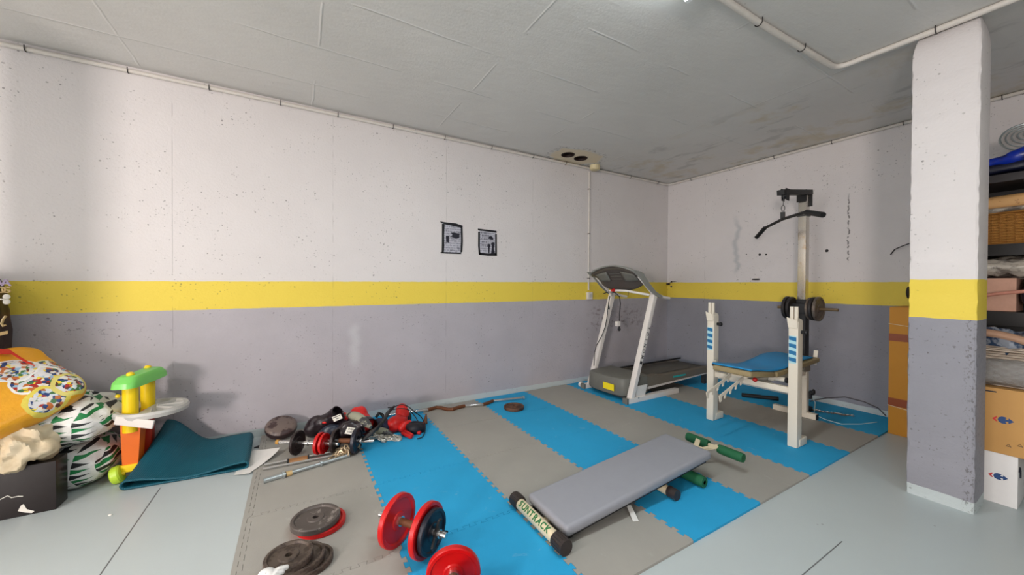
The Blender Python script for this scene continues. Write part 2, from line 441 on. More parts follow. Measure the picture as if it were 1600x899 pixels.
pillar_fn()

struct(MB().box((-2.0, 2.22, 0), (-1.72, 2.48, ZC), bev=.01).build('shadow_blocker', M_pillar))  # unseen post added left of view to cast a soft shadow on wall_north

# ---------------------------------------------------------------- foam tiles
XS = [-0.205, 0.41, 1.02, 1.617, 2.225, 2.825, 3.468, 4.045, 4.702]
YT = [1.052, 1.680, 2.310, 2.925, 3.500]
TH = 0.012
def foam(name, rgb):
    t = NT(name, 0.7, 0, 0.25); P = t.pos(); c = srgb(*rgb)
    n = t.noise(P, 3.0, 5, 0.6)
    col = t.mix(n, tuple(v * 0.90 for v in c), tuple(min(1, v * 1.08) for v in c))
    sc_ = t.ramp(t.noise(P, 7, 6, 0.75, dist=1.0), 0.62, 0.72)
    col = t.mix(t.math('MULTIPLY', sc_, 0.16), col, srgb(215, 215, 215))
    t.color(col); t.bump(t.noise(P, 220, 2), 0.25, 0.002); return t.m
M_fg = foam('grey_foam', (163, 160, 153)); M_fb = foam('blue_foam', (44, 164, 216))
def edge_pts(a, b, nt=9, amp=0.0095):
    """dovetailed edge from a to b (canonical direction), without the end point"""
    a = Vector((*a, 0)); b = Vector((*b, 0)); d = b - a; nrm = Vector((-d.y, d.x, 0)).normalized(); pts = [a]
    m = 2 * nt
    for k in range(m):
        s_ = 1 if k % 2 else -1; t0 = (k + 0.5) / (m + 1); t1 = (k + 1.5) / (m + 1); f = 0.10 / (m + 1)
        pts.append(a + d * (t0 - f) + nrm * amp * s_); pts.append(a + d * (t1 + f) + nrm * amp * s_)
    pts2 = [pts[0]]
    for p in pts[1:]: pts2.append(p)
    return pts2
def tile_poly(x0, x1, y0, y1, T):     # T: toothed flags (south,east,north,west)
    def seg(p, q, canon, tooth):
        if not tooth: return [Vector((*p, 0))]
        if canon: return edge_pts(p, q)
        e = edge_pts(q, p) + [Vector((*p, 0))]
        return e[::-1][:-1]
    P = []
    P += seg((x0, y0), (x1, y0), True, T[0]); P += seg((x1, y0), (x1, y1), True, T[1])
    P += seg((x1, y1), (x0, y1), False, T[2]); P += seg((x0, y1), (x0, y0), False, T[3])
    # shrink by a hair so that the joints show
    n = len(P); out = []
    for i in range(n):
        a = P[i - 1]; c = P[i]; e = P[(i + 1) % n]
        d1 = (c - a).normalized(); d2 = (e - c).normalized()
        n1 = Vector((-d1.y, d1.x, 0)); n2 = Vector((-d2.y, d2.x, 0)); m_ = (n1 + n2)
        m_ = m_ / max(0.5, m_.length_squared) * 2 if m_.length > 0.1 else n1
        out.append(c + m_ * 0.0007)
    return out
stripe_names = ['leftmost grey stripe', 'leftmost blue stripe', 'second grey stripe from the left', 'second blue stripe from the left', 'third grey stripe from the left',
                'third blue stripe from the left', 'rightmost grey stripe', 'rightmost blue stripe']
row_names = ['front row', 'second row from front', 'third row from front', 'back row by the long wall']
for i in range(8):
    for j in range(4):
        T = (j > 0, i < 7, j < 3, True)
        poly = tile_poly(XS[i], XS[i + 1], YT[j], YT[j + 1], T)
        b = MB().prism([(p.x, p.y, 0.0002) for p in poly], (0, 0, TH))
        o = b.build('foam_floor_tile', M_fb if i % 2 else M_fg, smooth=False)
        tag(o, f"{'blue' if i % 2 else 'grey'} foam tile, {stripe_names[i]}, {row_names[j]}", 'foam tile', 'blue foam floor tiles' if i % 2 else 'grey foam floor tiles')
for j in range(4):
    e = [p + Vector((-0.0010, 0, 0)) for p in edge_pts((XS[0], YT[j]), (XS[0], YT[j + 1]))] + [Vector((XS[0] - 0.001, YT[j + 1] - 0.001, 0))]
    poly = e + [Vector((XS[0] - 0.030, YT[j + 1] - 0.001, 0)), Vector((XS[0] - 0.030, YT[j], 0))]
    o = MB().prism([(p.x, p.y, 0.0002) for p in poly], (0, 0, TH)).build('foam_edge_strip', M_fg, smooth=False)
    tag(o, f"narrow grey edge strip at the mats' left border, {row_names[j]}", 'edge strip', 'foam edge strips')

# ---------------------------------------------------------------- pipes, conduits, lamps
M_pipe = mat('painted_conduit', (214, 208, 200), 0.45); M_clip = mat('black_clip', (38, 34, 34), 0.5)
M_junc = mat('yellowed_plastic', (214, 200, 160), 0.5)
def clip(parent, p, axis, side, r):
    b = MB()
    a = Vector(axis); s_ = Vector(side); up = Vector((0, 0, 1)); R_ = r + 0.003
    pts = [p + s_ * (R_ * cos(k / 8 * pi)) - up * (R_ * sin(k / 8 * pi)) for k in range(9)]
    b.tube([pts[0] + up * R_] + pts + [pts[-1] + up * R_], 0.0028, 6)
    b.build('clip', M_clip, parent)
root = thing('ceiling_conduit', (-1.6, 3.49, 2.66), 'long pale conduit pipe with black clips along the top of both walls', 'pipe')
zp = lambda x: 2.662 + (x + 1.5) * 0.0035
RP = 0.014
pts = [Vector((x / 10, YN - 0.018, zp(x / 10))) for x in range(-60, 46)]
for k in range(1, 9):
    a = k / 9 * pi / 2; pts.append(Vector((4.60 + 0.10 * sin(a), YN - 0.018 - 0.10 * (1 - cos(a)), 2.683)))
pts += [Vector((XE - 0.018, y / 10, 2.684)) for y in range(33, -46, -1)]
MB().tube(pts, RP, 10).build('pipe', M_pipe, root)
for px_, py_ in ((40, 78), (200, 113), (327, 138), (438, 162), (528, 181), (614, 199), (695, 215), (768, 230), (833, 243), (884, 253), (985, 274), (1028, 284)):
    x = atY(px_, py_, 3.5).x; clip(root, Vector((x, YN - 0.018, zp(x))), (1, 0, 0), (0, 1, 0), RP)
for y in (3.142, 2.62, 2.119, 1.596, 1.085, 0.55): clip(root, Vector((XE - 0.018, y, 2.684)), (0, 1, 0), (1, 0, 0), RP)

root = thing('junction_box', (3.20, 3.44, 2.63), 'round yellowed junction box where a thin conduit leaves the ceiling pipe', 'junction box')
b = MB().lathe([(0.0005, 0), (0.058, 0), (0.062, 0.006), (0.062, 0.05), (0.0005, 0.05)], Matrix.Translation((3.19, 3.425, 2.648)), 28); b.build('body', M_junc, root)
b = MB().cyl((3.19, 3.425, 2.640), (3.19, 3.425, 2.649), 0.05); b.build('cover', M_junc, root)
root = thing('wall_conduit', (3.175, 3.51, 1.1), 'thin vertical conduit on the long wall running down to the socket behind the treadmill', 'pipe')
MB().tube([(3.175, YN - 0.012, 1.15), (3.175, YN - 0.012, 2.64)], 0.0095, 10).build('pipe', M_pipe, root)
for z in (2.42, 1.86, 1.30): MB().box((3.160, YN - 0.024, z - .004), (3.190, YN, z + .004)).build('clip', M_clip, root)
root = thing('wall_socket', (3.182, 3.51, 1.04), 'square white wall socket at the foot of the thin vertical conduit', 'socket')
MB().box((3.145, YN - 0.040, 1.035), (3.222, YN - .0005, 1.125), bev=.006).build('box', M_pipe, root)
MB().cyl((3.183, YN - .044, 1.08), (3.183, YN - .040, 1.08), 0.024).build('outlet', mat('socket_face', (190, 186, 180)), root)

root = thing('ceiling_conduit', (3.1, 1.05, 2.66), 'pale conduit pipe on the ceiling with one bend in front of the pillar', 'pipe')
pts = [Vector((1.70, 1.090, 2.682)), Vector((2.2, 1.085, 2.682)), Vector((2.99, 1.052, 2.682))]
for k in range(0, 9):
    a = k / 8 * pi / 2; pts.append(Vector((3.06 + 0.075 * sin(a), 1.048 - 0.075 * (1 - cos(a)), 2.682)))
pts += [Vector((3.145, 0.6, 2.682)), Vector((3.15, 0.0, 2.682)), Vector((3.15, -3, 2.682))]
MB().tube(pts, 0.017, 12).build('pipe', M_pipe, root)
for x in (2.215, 2.68): clip(root, Vector((x, 1.085 - (x - 2.2) * .042, 2.682)), (1, 0, 0), (0, 1, 0), 0.017)
clip(root, Vector((3.145, 0.60, 2.682)), (0, 1, 0), (-1, 0, 0), 0.017)

M_lampbody = mat('lamp_housing', (225, 228, 228), 0.4)
def glow(name, col, st):
    t = NT(name); t.b.inputs['Emission Color'].default_value = (*col, 1); t.b.inputs['Emission Strength'].default_value = st; t.color((.9, .9, .9)); return t.m
M_tube = glow('lit_tube', COOL, 16)
def batten(loc, label, L=1.2, rz=0, W=LAMP_W, col=COOL):
    root = thing('ceiling_light', (0, 0, 0), label, 'ceiling light', 'fluorescent ceiling lights')
    b = MB(); b.box((-L / 2, -0.045, -0.045), (L / 2, 0.045, 0.0), bev=0.006); b.build('housing', M_lampbody, root)
    for s_ in (-1, 1):
        b = MB().cyl((-L / 2 + 0.02, s_ * 0.035, -0.068), (L / 2 - 0.02, s_ * 0.035, -0.068), 0.014, n=16); b.build('tube', M_tube, root)
        for e in (-1, 1):
            MB().box((e * (L / 2 - 0.012) - 0.012, s_ * 0.035 - 0.014, -0.085), (e * (L / 2 - 0.012) + 0.012, s_ * 0.035 + 0.014, -0.04), bev=.003).build('tube_holder', M_lampbody, root)
    root.location = loc; root.rotation_euler.z = rz
    l = bpy.data.lights.new('tube_light', 'AREA'); l.shape = 'RECTANGLE'; l.size = L; l.size_y = 0.12; l.energy = W; l.color = col; l.spread = pi
    lo = bpy.data.objects.new('tube_light', l); COL.objects.link(lo); lo.location = (loc[0], loc[1], loc[2] - 0.09); lo.rotation_euler.z = rz
    return root
batten((1.075, 1.10, ZC), 'fluorescent ceiling light whose end shows at the top edge, above the foam mats', W=17)
batten((1.1, -2.4, ZC), 'fluorescent ceiling light behind the camera, right side of the garage')
batten((-2.6, 0.9, ZC), 'fluorescent ceiling light behind the camera, left side near the garage door', W=52, col=(1.0, .93, .89))

# ---------------------------------------------------------------- things on the walls
M_tape = mat('black_tape', (18, 18, 24), 0.35); M_news = None
def paper_mat(seed, dark=0.5):
    t = NT('printed_paper%d' % seed, 0.7); P = t.obj(); x, y, z = t.xyz(P)
    rows = t.math('LESS_THAN', t.math('FRACT', t.math('MULTIPLY', z, 42.0)), 0.55)
    wd = t.math('GREATER_THAN', t.noise(t.comb(t.math('MULTIPLY', x, 120), t.math('FLOOR', t.math('MULTIPLY', z, 42.0)), seed), 1.0, 2), 0.47)
    tx = t.math('MULTIPLY', t.math('MULTIPLY', rows, wd), 0.55)
    bl = t.ramp(t.noise(t.comb(x, z, seed), 22, 4, 0.6), 0.50, 0.66)
    c = t.mix(tx, srgb(190, 190, 200), srgb(90, 90, 105)); c = t.mix(t.math('MULTIPLY', bl, dark), c, srgb(30, 30, 48)); t.color(c); return t.m
yp = YN - 0.0022
def pq(x, z, y=yp): return (x, y, z)
root = thing('poster', (1.355, YN, 1.53), 'newspaper page framed with black tape, left of the two posters on the wall', 'poster', 'taped newspaper pages on the wall')
MB().box((1.252, yp - .0004, 1.535), (1.462, yp + .0004, 1.825)).build('page', paper_mat(3, .55), root)
y2 = yp - .0012
b = MB()
b.prism([pq(1.235, 1.842, y2), pq(1.285, 1.838, y2), pq(1.40, 1.836, y2), pq(1.475, 1.818, y2), pq(1.470, 1.795, y2), pq(1.36, 1.808, y2), pq(1.29, 1.815, y2), pq(1.236, 1.832, y2)], (0, .0008, 0)).build('tape', M_tape, root)
MB().prism([pq(1.252, 1.82, y2), pq(1.280, 1.82, y2), pq(1.275, 1.70, y2), pq(1.277, 1.60, y2), pq(1.273, 1.53, y2), pq(1.250, 1.53, y2), pq(1.252, 1.64, y2)], (0, .0008, 0)).build('tape', M_tape, root)
MB().prism([pq(1.452, 1.80, y2), pq(1.472, 1.80, y2), pq(1.476, 1.66, y2), pq(1.470, 1.55, y2), pq(1.450, 1.54, y2), pq(1.455, 1.66, y2)], (0, .0008, 0)).build('tape', M_tape, root)
MB().prism([pq(1.238, 1.536, y2), pq(1.30, 1.540, y2), pq(1.45, 1.540, y2), pq(1.462, 1.527, y2), pq(1.30, 1.524, y2), pq(1.238, 1.526, y2)], (0, .0008, 0)).build('tape', M_tape, root)
y3 = yp - .0009
MB().prism([pq(1.345, 1.738, y3), pq(1.375, 1.742, y3), pq(1.44, 1.735, y3), pq(1.437, 1.690, y3), pq(1.40, 1.680, y3), pq(1.345, 1.700, y3), pq(1.362, 1.718, y3)], (0, .0004, 0)).build('picture', mat('ink', (24, 24, 40), .6), root)
MB().prism([pq(1.293, 1.700, y3), pq(1.325, 1.704, y3), pq(1.325, 1.635, y3), pq(1.298, 1.640, y3)], (0, .0004, 0)).build('picture', mat('ink', (24, 24, 40), .6), root)
root = thing('poster', (1.76, YN, 1.52), 'black-and-white page with a photo of a bowed figure, right of the two posters', 'poster', 'taped newspaper pages on the wall')
MB().box((1.662, yp - .0004, 1.535), (1.862, yp + .0004, 1.800)).build('page', paper_mat(8, .22), root)
MB().prism([pq(1.645, 1.803, y2), pq(1.76, 1.800, y2), pq(1.862, 1.797, y2), pq(1.868, 1.776, y2), pq(1.76, 1.780, y2), pq(1.645, 1.785, y2)], (0, .0008, 0)).build('tape', M_tape, root)
MB().prism([pq(1.648, 1.770, y2), pq(1.669, 1.772, y2), pq(1.669, 1.60, y2), pq(1.677, 1.535, y2), pq(1.656, 1.53, y2), pq(1.648, 1.62, y2)], (0, .0008, 0)).build('tape', M_tape, root)
MB().prism([pq(1.850, 1.762, y2), pq(1.870, 1.762, y2), pq(1.872, 1.525, y2), pq(1.851, 1.53, y2)], (0, .0008, 0)).build('tape', M_tape, root)
MB().prism([pq(1.662, 1.552, y2), pq(1.76, 1.546, y2), pq(1.868, 1.552, y2), pq(1.868, 1.527, y2), pq(1.76, 1.523, y2), pq(1.662, 1.528, y2)], (0, .0008, 0)).build('tape', M_tape, root)
b = MB()
b.prism([pq(1.775 + .030 * cos(a) + .022, 1.705 + .030 * sin(a), y3) for a in [radians(d) for d in range(-20, 200, 20)]], (0, .0004, 0))
b.prism([pq(1.81, 1.668, y3), pq(1.842, 1.672, y3), pq(1.845, 1.655, y3), pq(1.835, 1.60, y3), pq(1.85, 1.548, y3), pq(1.80, 1.548, y3), pq(1.812, 1.62, y3), pq(1.80, 1.655, y3)], (0, .0004, 0))
b.prism([pq(1.775 + .02 * cos(a), 1.630 + .022 * sin(a), y3) for a in [radians(d) for d in range(0, 360, 30)]], (0, .0004, 0))
b.prism([pq(1.765, 1.61, y3), pq(1.785, 1.61, y3), pq(1.782, 1.548, y3), pq(1.768, 1.548, y3)], (0, .0004, 0))
b.build('picture', mat('ink', (24, 24, 40), .6), root)
b = MB(); b.mi = 0
for k, (wd, zz) in enumerate(((.07, 1.762), (.10, 1.735), (.085, 1.700), (.07, 1.668), (.06, 1.636))):
    x = 1.680; rnd = random.Random(k)
    while x < 1.680 + wd:
        w_ = rnd.uniform(.008, .014); b.prism([pq(x, zz - .009, y3), pq(x + w_ * .7, zz - .009, y3), pq(x + w_ * .55, zz + .009, y3), pq(x, zz + .007, y3)], (0, .0004, 0)); x += w_ + .004
b.build('headline', mat('grey_ink', (92, 92, 104), .6), root)

b = MB().box((XE - 0.03, 2.268, 1.286), (XE - .0005, 2.338, 1.302), bev=.003); b.box((XE - 0.05, 2.30, 1.289), (XE - .02, 2.312, 1.30))
tag(b.build('wall_hook', M_clip), 'small black wall hook just above the yellow band, left of the chrome post', 'hook')
b = MB()
b.cyl((4.690, 3.50, 1.235), (4.66, 3.45, 1.235), 0.016); b.cyl((4.70, 3.44, 1.268), (4.68, 3.42, 1.268), .011); b.cyl((4.70, 3.44, 1.20), (4.67, 3.42, 1.20), .012)
b.tube([(4.675, 3.47, 1.235), (4.69, 3.44, 1.262), (4.70, 3.42, 1.268), (4.70, 3.36, 1.275)], 0.004, 6)
tag(b.build('wall_bracket', M_clip), 'small black cable bracket in the far corner on the yellow band', 'bracket')
b = MB().tube([atX(1391.5, 398, 4.695), atX(1398, 390, 4.68), atX(1408, 385.5, 4.665), atX(1420, 381, 4.68), atX(1430, 377, 4.71)], 0.0045, 6)
tag(b.build('loose_cable', M_clip), 'short loose black cable end sticking out of the right wall beside the pillar', 'cable')
b = MB().sph(Vector((4.685, 1.035, 1.165)), (0.03, 0.016, 0.055))
tag(b.build('cable_gland', M_clip), 'small black fitting on the yellow band at the left edge of the pillar', 'fitting')

# ---------------------------------------------------------------- treadmill
M_tmw = mat('treadmill_white', (226, 220, 214), 0.4, var=.05); M_tmg = mat('treadmill_grey', (108, 108, 102), 0.5); M_dk = mat('dark_plastic', (52, 52, 52), 0.45)
M_tmshell = mat('treadmill_shell', (138, 139, 134), 0.45, var=.05)
M_belt = mat('treadmill_belt', (84, 82, 78), 0.65); M_rubber = mat('black_rubber', (22, 22, 24), 0.55)
M_red = mat('red_plastic', (190, 26, 26), 0.35); M_label = mat('yellow_label', (240, 220, 30), 0.5, var=.03)
M_teal = mat('teal_sticker', (30, 170, 168), 0.4); M_ink = mat('dark_ink', (54, 56, 60), .5)
Z0 = TH + .0005
root = thing('treadmill', (3.5, 2.95, Z0), 'white and grey folding treadmill with arched console in the far corner', 'treadmill')
YR, YL = 2.635, 3.235
def upright(y, nm='upright'):
    b = MB().bar((2.965, y, Z0 + .035), (3.315, y, 1.135), 0.052, 0.062, up=(0, 1, 0), bev=.006); return b
u1 = upright(YR).build('upright', M_tmw, root); upright(YL).build('upright', M_tmw, root)
# lettering up the right upright
d = (Vector((3.315, 0, 1.135)) - Vector((2.965, 0, Z0 + .035))).normalized(); b = MB()
for k, ch in enumerate('TOINOM'):
    p = Vector((2.965, 0, Z0 + .035)) + d * (0.755 - k * 0.062); p.y = YR - 0.0315
    bb = MB(); text_mb(bb, ch, 0.048, frame_M(p, -d, Vector((0, 0, 1)) + Vector((1.0, 0, 0)) * 3)); bb.build('letter', M_ink, u1)
p = Vector((2.965, 0, Z0 + .035)) + d * 0.385; p.y = YR - .0315
b.bar(p - d * .016, p + d * .016, 0.034, 0.001, up=(0, 1, 0)); b.build('logo_mark', M_ink, u1)
for y, x1 in ((YR - .01, 3.70), (YL + .03, 3.6)):
    f = MB().box((2.885, y - .028, Z0), (x1, y + .028, Z0 + .05), bev=.004).build('foot_rail', M_tmw, root)
    MB().box((2.868, y - .030, Z0), (2.900, y + .030, Z0 + .056), bev=.005).build('end_cap', M_tmg, f)
    MB().cyl((3.04, y - .030, Z0 + .045), (3.04, y - .034, Z0 + .045), .008).build('bolt', mat('steel', (170, 170, 172), .3, .9), f)
for y in (YR - .012, YL + .012): MB().prism([(3.03, y - .006, Z0 + .05), (3.16, y - .006, Z0 + .05), (3.20, y - .006, .17), (3.03, y - .006, .17)], (0, .012, 0)).build('gusset_plate', M_tmw, root)
MB().cyl((2.90, YL + .07, Z0 + .03), (2.90, YL + .10, Z0 + .03), .03).build('wheel', M_tmw, root)
# motor hood: rounded front corners
def hood():
    b = MB(); prof = []
    ya, yb = 2.665, 3.21; x0, x1 = 2.87, 3.26
    pl = [(x1, ya), (x0 + .14, ya)] + [(x0 + .14 - .10 * sin(a), ya + .06 - .06 * cos(a)) for a in [pi / 8, pi / 4, 3 * pi / 8, pi / 2]] + [(x0 + .01, ya + .16), (x0, (ya + yb) / 2), (x0 + .005, yb - .12)] + [(x0 + .02 + .05 * (1 - cos(a)), yb - .06 + .06 * sin(a)) for a in [pi / 8, pi / 4, 3 * pi / 8, pi / 2]] + [(x1, yb)]
    rings = []
    for z, s_ in ((.062, .975), (.075, 1), (.215, .985), (.236, .95), (.242, .90)):
        c = Vector(((x0 + x1) / 2 + .06, (ya + yb) / 2, 0))
        rings.append([b.bm.verts.new((c.x + (x - c.x) * s_, c.y + (y - c.y) * s_, z + (.016 * (x - x0) / .39 if z > .2 else 0))) for x, y in pl])
    n = len(pl)
    for A, B in zip(rings, rings[1:]):
        for i in range(n): b.bm.faces.new((A[i], A[(i + 1) % n], B[(i + 1) % n], B[i]))
    b.bm.faces.new(rings[0][::-1]); b.bm.faces.new(rings[-1]); return b
hd = hood().build('motor_hood', M_tmg, root, ang=40)
MB().prism([(2.874, 2.775, .105), (2.867, 2.925, .105), (2.867, 2.925, .172), (2.874, 2.775, .172)], (-.003, 0, 0)).build('warning_label', M_label, hd)
MB().box((2.93, 2.70, .040), (3.25, 3.18, .066)).build('motor_base', M_dk, root)
# deck
b = MB(); 
def deckz(x): return 0.205 + 0.012 * sin((x - 3.2) / 1.2 * pi)
b.grid(lambda u, v: (3.25 + 1.13 * u, 2.745 + .35 * v, deckz(3.25 + 1.13 * u) + .003), 12, 1); b.build('running_belt', M_belt, root, solid=.006)
for y0, y1 in ((2.672, 2.742), (3.098, 3.155)):
    pl = [(3.20 + k * .11, y0, .215 + (.035 if k == 0 else .016 * (k < 3)) - .0 * k) for k in range(12)]
    b = MB(); b.prism([(x, y0, z) for x, _, z in pl] + [(4.42, y0, .175), (4.40, y0, .15), (3.20, y0, .12)], (0, y1 - y0, 0))
    b.build('side_rail', mat('side_rail_tan', (112, 104, 92), .55), root, ang=20)
MB().box((3.24, 2.735, .160), (4.36, 3.10, .198)).build('deck', M_dk, root)
MB().bar((3.24, 3.107, .235), (4.45, 3.107, .242), .012, .018).build('belt_edge', M_rubber, root)
MB().cyl((4.38, 2.74, .19), (4.38, 3.10, .19), .024).build('rear_roller', M_dk, root)
for y in (2.70, 3.13):
    MB().prism([(3.12, y - .02, .085), (4.40, y - .02, .135), (4.42, y - .02, .165), (3.24, y - .02, .128), (3.18, y - .02, .108)], (0, .04, 0)).build('frame_rail', M_tmw, root)
MB().box((3.70, 2.6665, .168), (3.92, 2.6715, .186)).build('sticker', M_teal, root)
for y in (2.71, 3.12): MB().box((4.32, y - .02, Z0), (4.37, y + .02, .15)).build('rear_foot', M_dk, root)
# console
def arch(v): return 0.075 * (1 - (2 * v - 1) ** 2)
cy0, cy1 = 2.60, 3.27
b = MB()
def panel(u, v):     # u bottom->top, v across
    y = cy0 + .015 + (cy1 - cy0 - .03) * v; zt = 1.345 + arch(v); zb = 1.165 + .02 * abs(2 * v - 1) ** 3 * 4
    return (3.155 - .165 * u + .02 * sin(u * pi), y, zb + (zt - zb) * u)
b.grid(panel, 8, 16); cn = b.build('console', mat('console_dark', (74, 68, 64), .32, var=.08), root, solid=.03, ang=60)
for v0, v1 in ((.05, .33), (.66, .92)):
    b = MB(); b.grid(lambda u, v, v0=v0, v1=v1: Vector(panel(.42 + .42 * u, v0 + (v1 - v0) * v)) + Vector((-.019, 0, -.010)), 4, 6); b.build('speaker_panel', M_tmg, cn, solid=.012, ang=60)
b = MB()
for u_ in (.5, .62, .74): b.tube([Vector(panel(u_, v)) + Vector((-.018, 0, -.008)) for v in (.38, .5, .62)], .003, 6)
b.build('vent_line', M_tmg, cn)
b = MB()   # arched rim visor, runs down into the arms
def rim(u, v):
    y = cy0 + (cy1 - cy0) * v; e = max(0, abs(2 * v - 1) - .80) / .20
    return Vector((2.965 + .10 * u + .05 * e * e, y, 1.352 + arch(v) + .012 * sin(pi * u) - .028 * u))
b.grid(rim, 4, 26); b.build('console_rim', M_tmshell, root, solid=.016, ang=60)
for y, s_ in ((cy0 - .004, -1), (cy1 + .004, 1)):
    P = [(2.945, y, 1.372), (3.03, y, 1.365), (3.10, y, 1.335), (3.20, y, 1.235), (3.30, y, 1.150), (3.40, y, 1.105), (3.41, y, 1.085), (3.36, y, 1.082), (3.28, y, 1.115), (3.17, y, 1.19), (3.05, y, 1.30), (2.97, y, 1.345)]
    MB().prism(P, (0, .016, 0)).build('console_side', M_tmshell, root)
    b = MB().bar((3.285, y - s_ * .028, 1.125), (3.035, y - s_ * .028, 1.330), .026, .026, bev=.006); b.build('console_arm', M_tmw, root)
for y in (YR - .006, YL + .006):
    b = MB().tube([(3.30, y, 1.135), (3.38, y, 1.110), (3.47, y, 1.085), (3.56, y, 1.075)], .015, 12); b.build('handlebar', M_tmw, root)
b = MB().tube([(3.26, YR + .02, 1.115), (3.17, YR + .10, 1.135), (3.10, YR + .19, 1.155), (3.10, 2.95, 1.158), (3.10, YL - .17, 1.152), (3.20, YL - .09, 1.125), (3.28, YL - .02, 1.09)], .013, 12); b.build('cross_handle', M_tmw, root)
b = MB().sph(Vector((3.085, 2.995, 1.158)), .020); b.cyl((3.085, 2.995, 1.158), (3.05, 2.99, 1.158), .013); b.build('safety_key', M_red, root)
MB().tube([(3.10, 2.80, 1.150), (3.10, 2.792, 1.12), (3.095, 2.80, 1.10)], .003, 6).build('key_cord', M_dk, root)
# power cord hanging from the cross handle
root2 = root
P = [atY(943, 459, 3.14), atY(952, 456, 3.12), atY(962, 458, 3.11), atY(968, 464, 3.10), atY(969.5, 475, 3.10), atY(968, 490, 3.10), atY(968, 503, 3.10)]
MB().tube(P, .0052, 8).build('power_cord', M_rubber, root2)
c = atY(965.5, 506, 3.10); MB().box(c - Vector((.028, .02, .03)), c + Vector((.022, .02, .028)), bev=.004).build('adapter', M_tmw, root2)
c = atY(967.5, 515, 3.10); MB().sph(c, (.018, .018, .020)).cyl(c, c + Vector((0, 0, .04)), .010).build('plug', M_rubber, root2)
P = [atY(953, 463, 3.14), atY(951, 473, 3.13), atY(950, 482, 3.13), atY(949, 492, 3.14), atY(946, 510, 3.16), atY(940, 526, 3.17), atY(932, 540, 3.19), atY(929, 552, 3.19), atY(928, 572, 3.17)]
MB().tube(P, .0045, 8).build('power_cord', M_rubber, root2)
c = atY(951, 481, 3.13); MB().cyl(c + Vector((0, 0, -.02)), c + Vector((0, 0, .02)), .014, .007).build('connector', M_rubber, root2)

# ---------------------------------------------------------------- weight bench with lat tower
M_bw = mat('bench_cream_paint', (224, 216, 200), .42, rgb2=(196, 180, 156), thr=(.66, .78), scale=40)
M_chrome = mat('chrome', (205, 200, 190), .22, .95, rgb2=(176, 146, 96), thr=(.55, .7), scale=5)
M_pad = mat('tan_vinyl', (150, 134, 98), .5); M_bluef = mat('blue_sheet', (32, 140, 200), .6, var=.06)
M_dblue = mat('decal_blue', (28, 110, 160), .4, var=.03); M_lblue = mat('decal_light', (170, 215, 225), .4, var=.03)
root = thing('weight_bench', (3.6, 1.6, Z0), 'cream weight bench with two tall rack uprights and a blue-topped pad', 'weight bench')
for n_, (y0, y1) in enumerate(((1.272, 1.334), (1.908, 1.970))):
    up_ = MB().box((3.20, y0, Z0), (3.275, y1, .955), bev=.004).build('rack_upright', M_bw, root)
    MB().box((3.24, y0 - .004, Z0), (3.36, y1 + .004, Z0 + .062), bev=.012).build('foot', M_bw, up_)
    b = MB()
    ym = (y0 + y1) / 2
    b.box((3.205, ym - .026, .95), (3.222, ym - .004, 1.064), bev=.002); b.box((3.205, ym + .003, .95), (3.222, ym + .026, 1.064), bev=.002)
    b.prism([(3.195, y0 + .002, .905), (3.270, y0 + .002, .905), (3.270, y0 + .002, .965), (3.235, y0 + .002, .975), (3.195, y0 + .002, .985)], (0, .003, 0))
    b.prism([(3.192, y0 + .004, .905), (3.192, y1 - .002, .905), (3.186, y1 + .008, .985), (3.190, y1 - .02, .972), (3.190, y0 + .03, .972), (3.188, y0 + .004, .962)], (.004, 0, 0))
    b.build('bar_rest', M_bw, up_)
    MB().cyl((3.252, y0 - .030, .875), (3.252, y0, .875), .013).sph(Vector((3.252, y0 - .03, .875)), (.019, .015, .019)).build('adjusting_knob', M_rubber, up_)
    # diagonal stripes on the front face
    xf = 3.1985
    zt = .845
    b = MB(); b.mi = 1; b.box((xf - .0004, y0 + .010, zt - .205), (xf + .0004, y1 - .004, zt)); b.mi = 0
    for k in range(4):
        z1 = zt - .004 - k * .052; b.prism([(xf - .0008, y1 - .004, z1), (xf - .0008, y0 + .010, z1 - .006), (xf - .0008, y0 + .010, z1 - .036), (xf - .0008, y1 - .004, z1 - .026)], (-.0004, 0, 0))
    b.build('striped_decal', [M_dblue, M_lblue], up_, smooth=False)
MB().bar((3.245, 1.334, .425), (3.245, 1.908, .425), .04, .045, bev=.003).build('crossbar', M_bw, root)
MB().bar((3.265, 1.62, .425), (4.03, 1.55, .425), .045, .045, bev=.003).build('seat_beam', M_bw, root)
MB().bar((4.035, 1.545, Z0 + .04), (4.035, 1.545, .50), .05, .04, up=(0, 1, 0), bev=.003).build('rear_post', M_bw, root)
f = MB().bar((4.04, 1.80, Z0 + .026), (4.04, 1.455, Z0 + .026), .05, .05, bev=.003).build('rear_foot', M_bw, root)
MB().box((4.018, 1.450, Z0 + .004), (4.062, 1.456, Z0 + .048)).build('end_cap', M_rubber, f)
b = MB().cyl((4.05, 1.515, .245), (4.05, 1.49, .245), .020); b.sph(Vector((4.05, 1.487, .255)), (.022, .014, .028)); b.box((4.03, 1.50, .19), (4.065, 1.515, .26)); b.build('locking_knob', M_rubber, root)
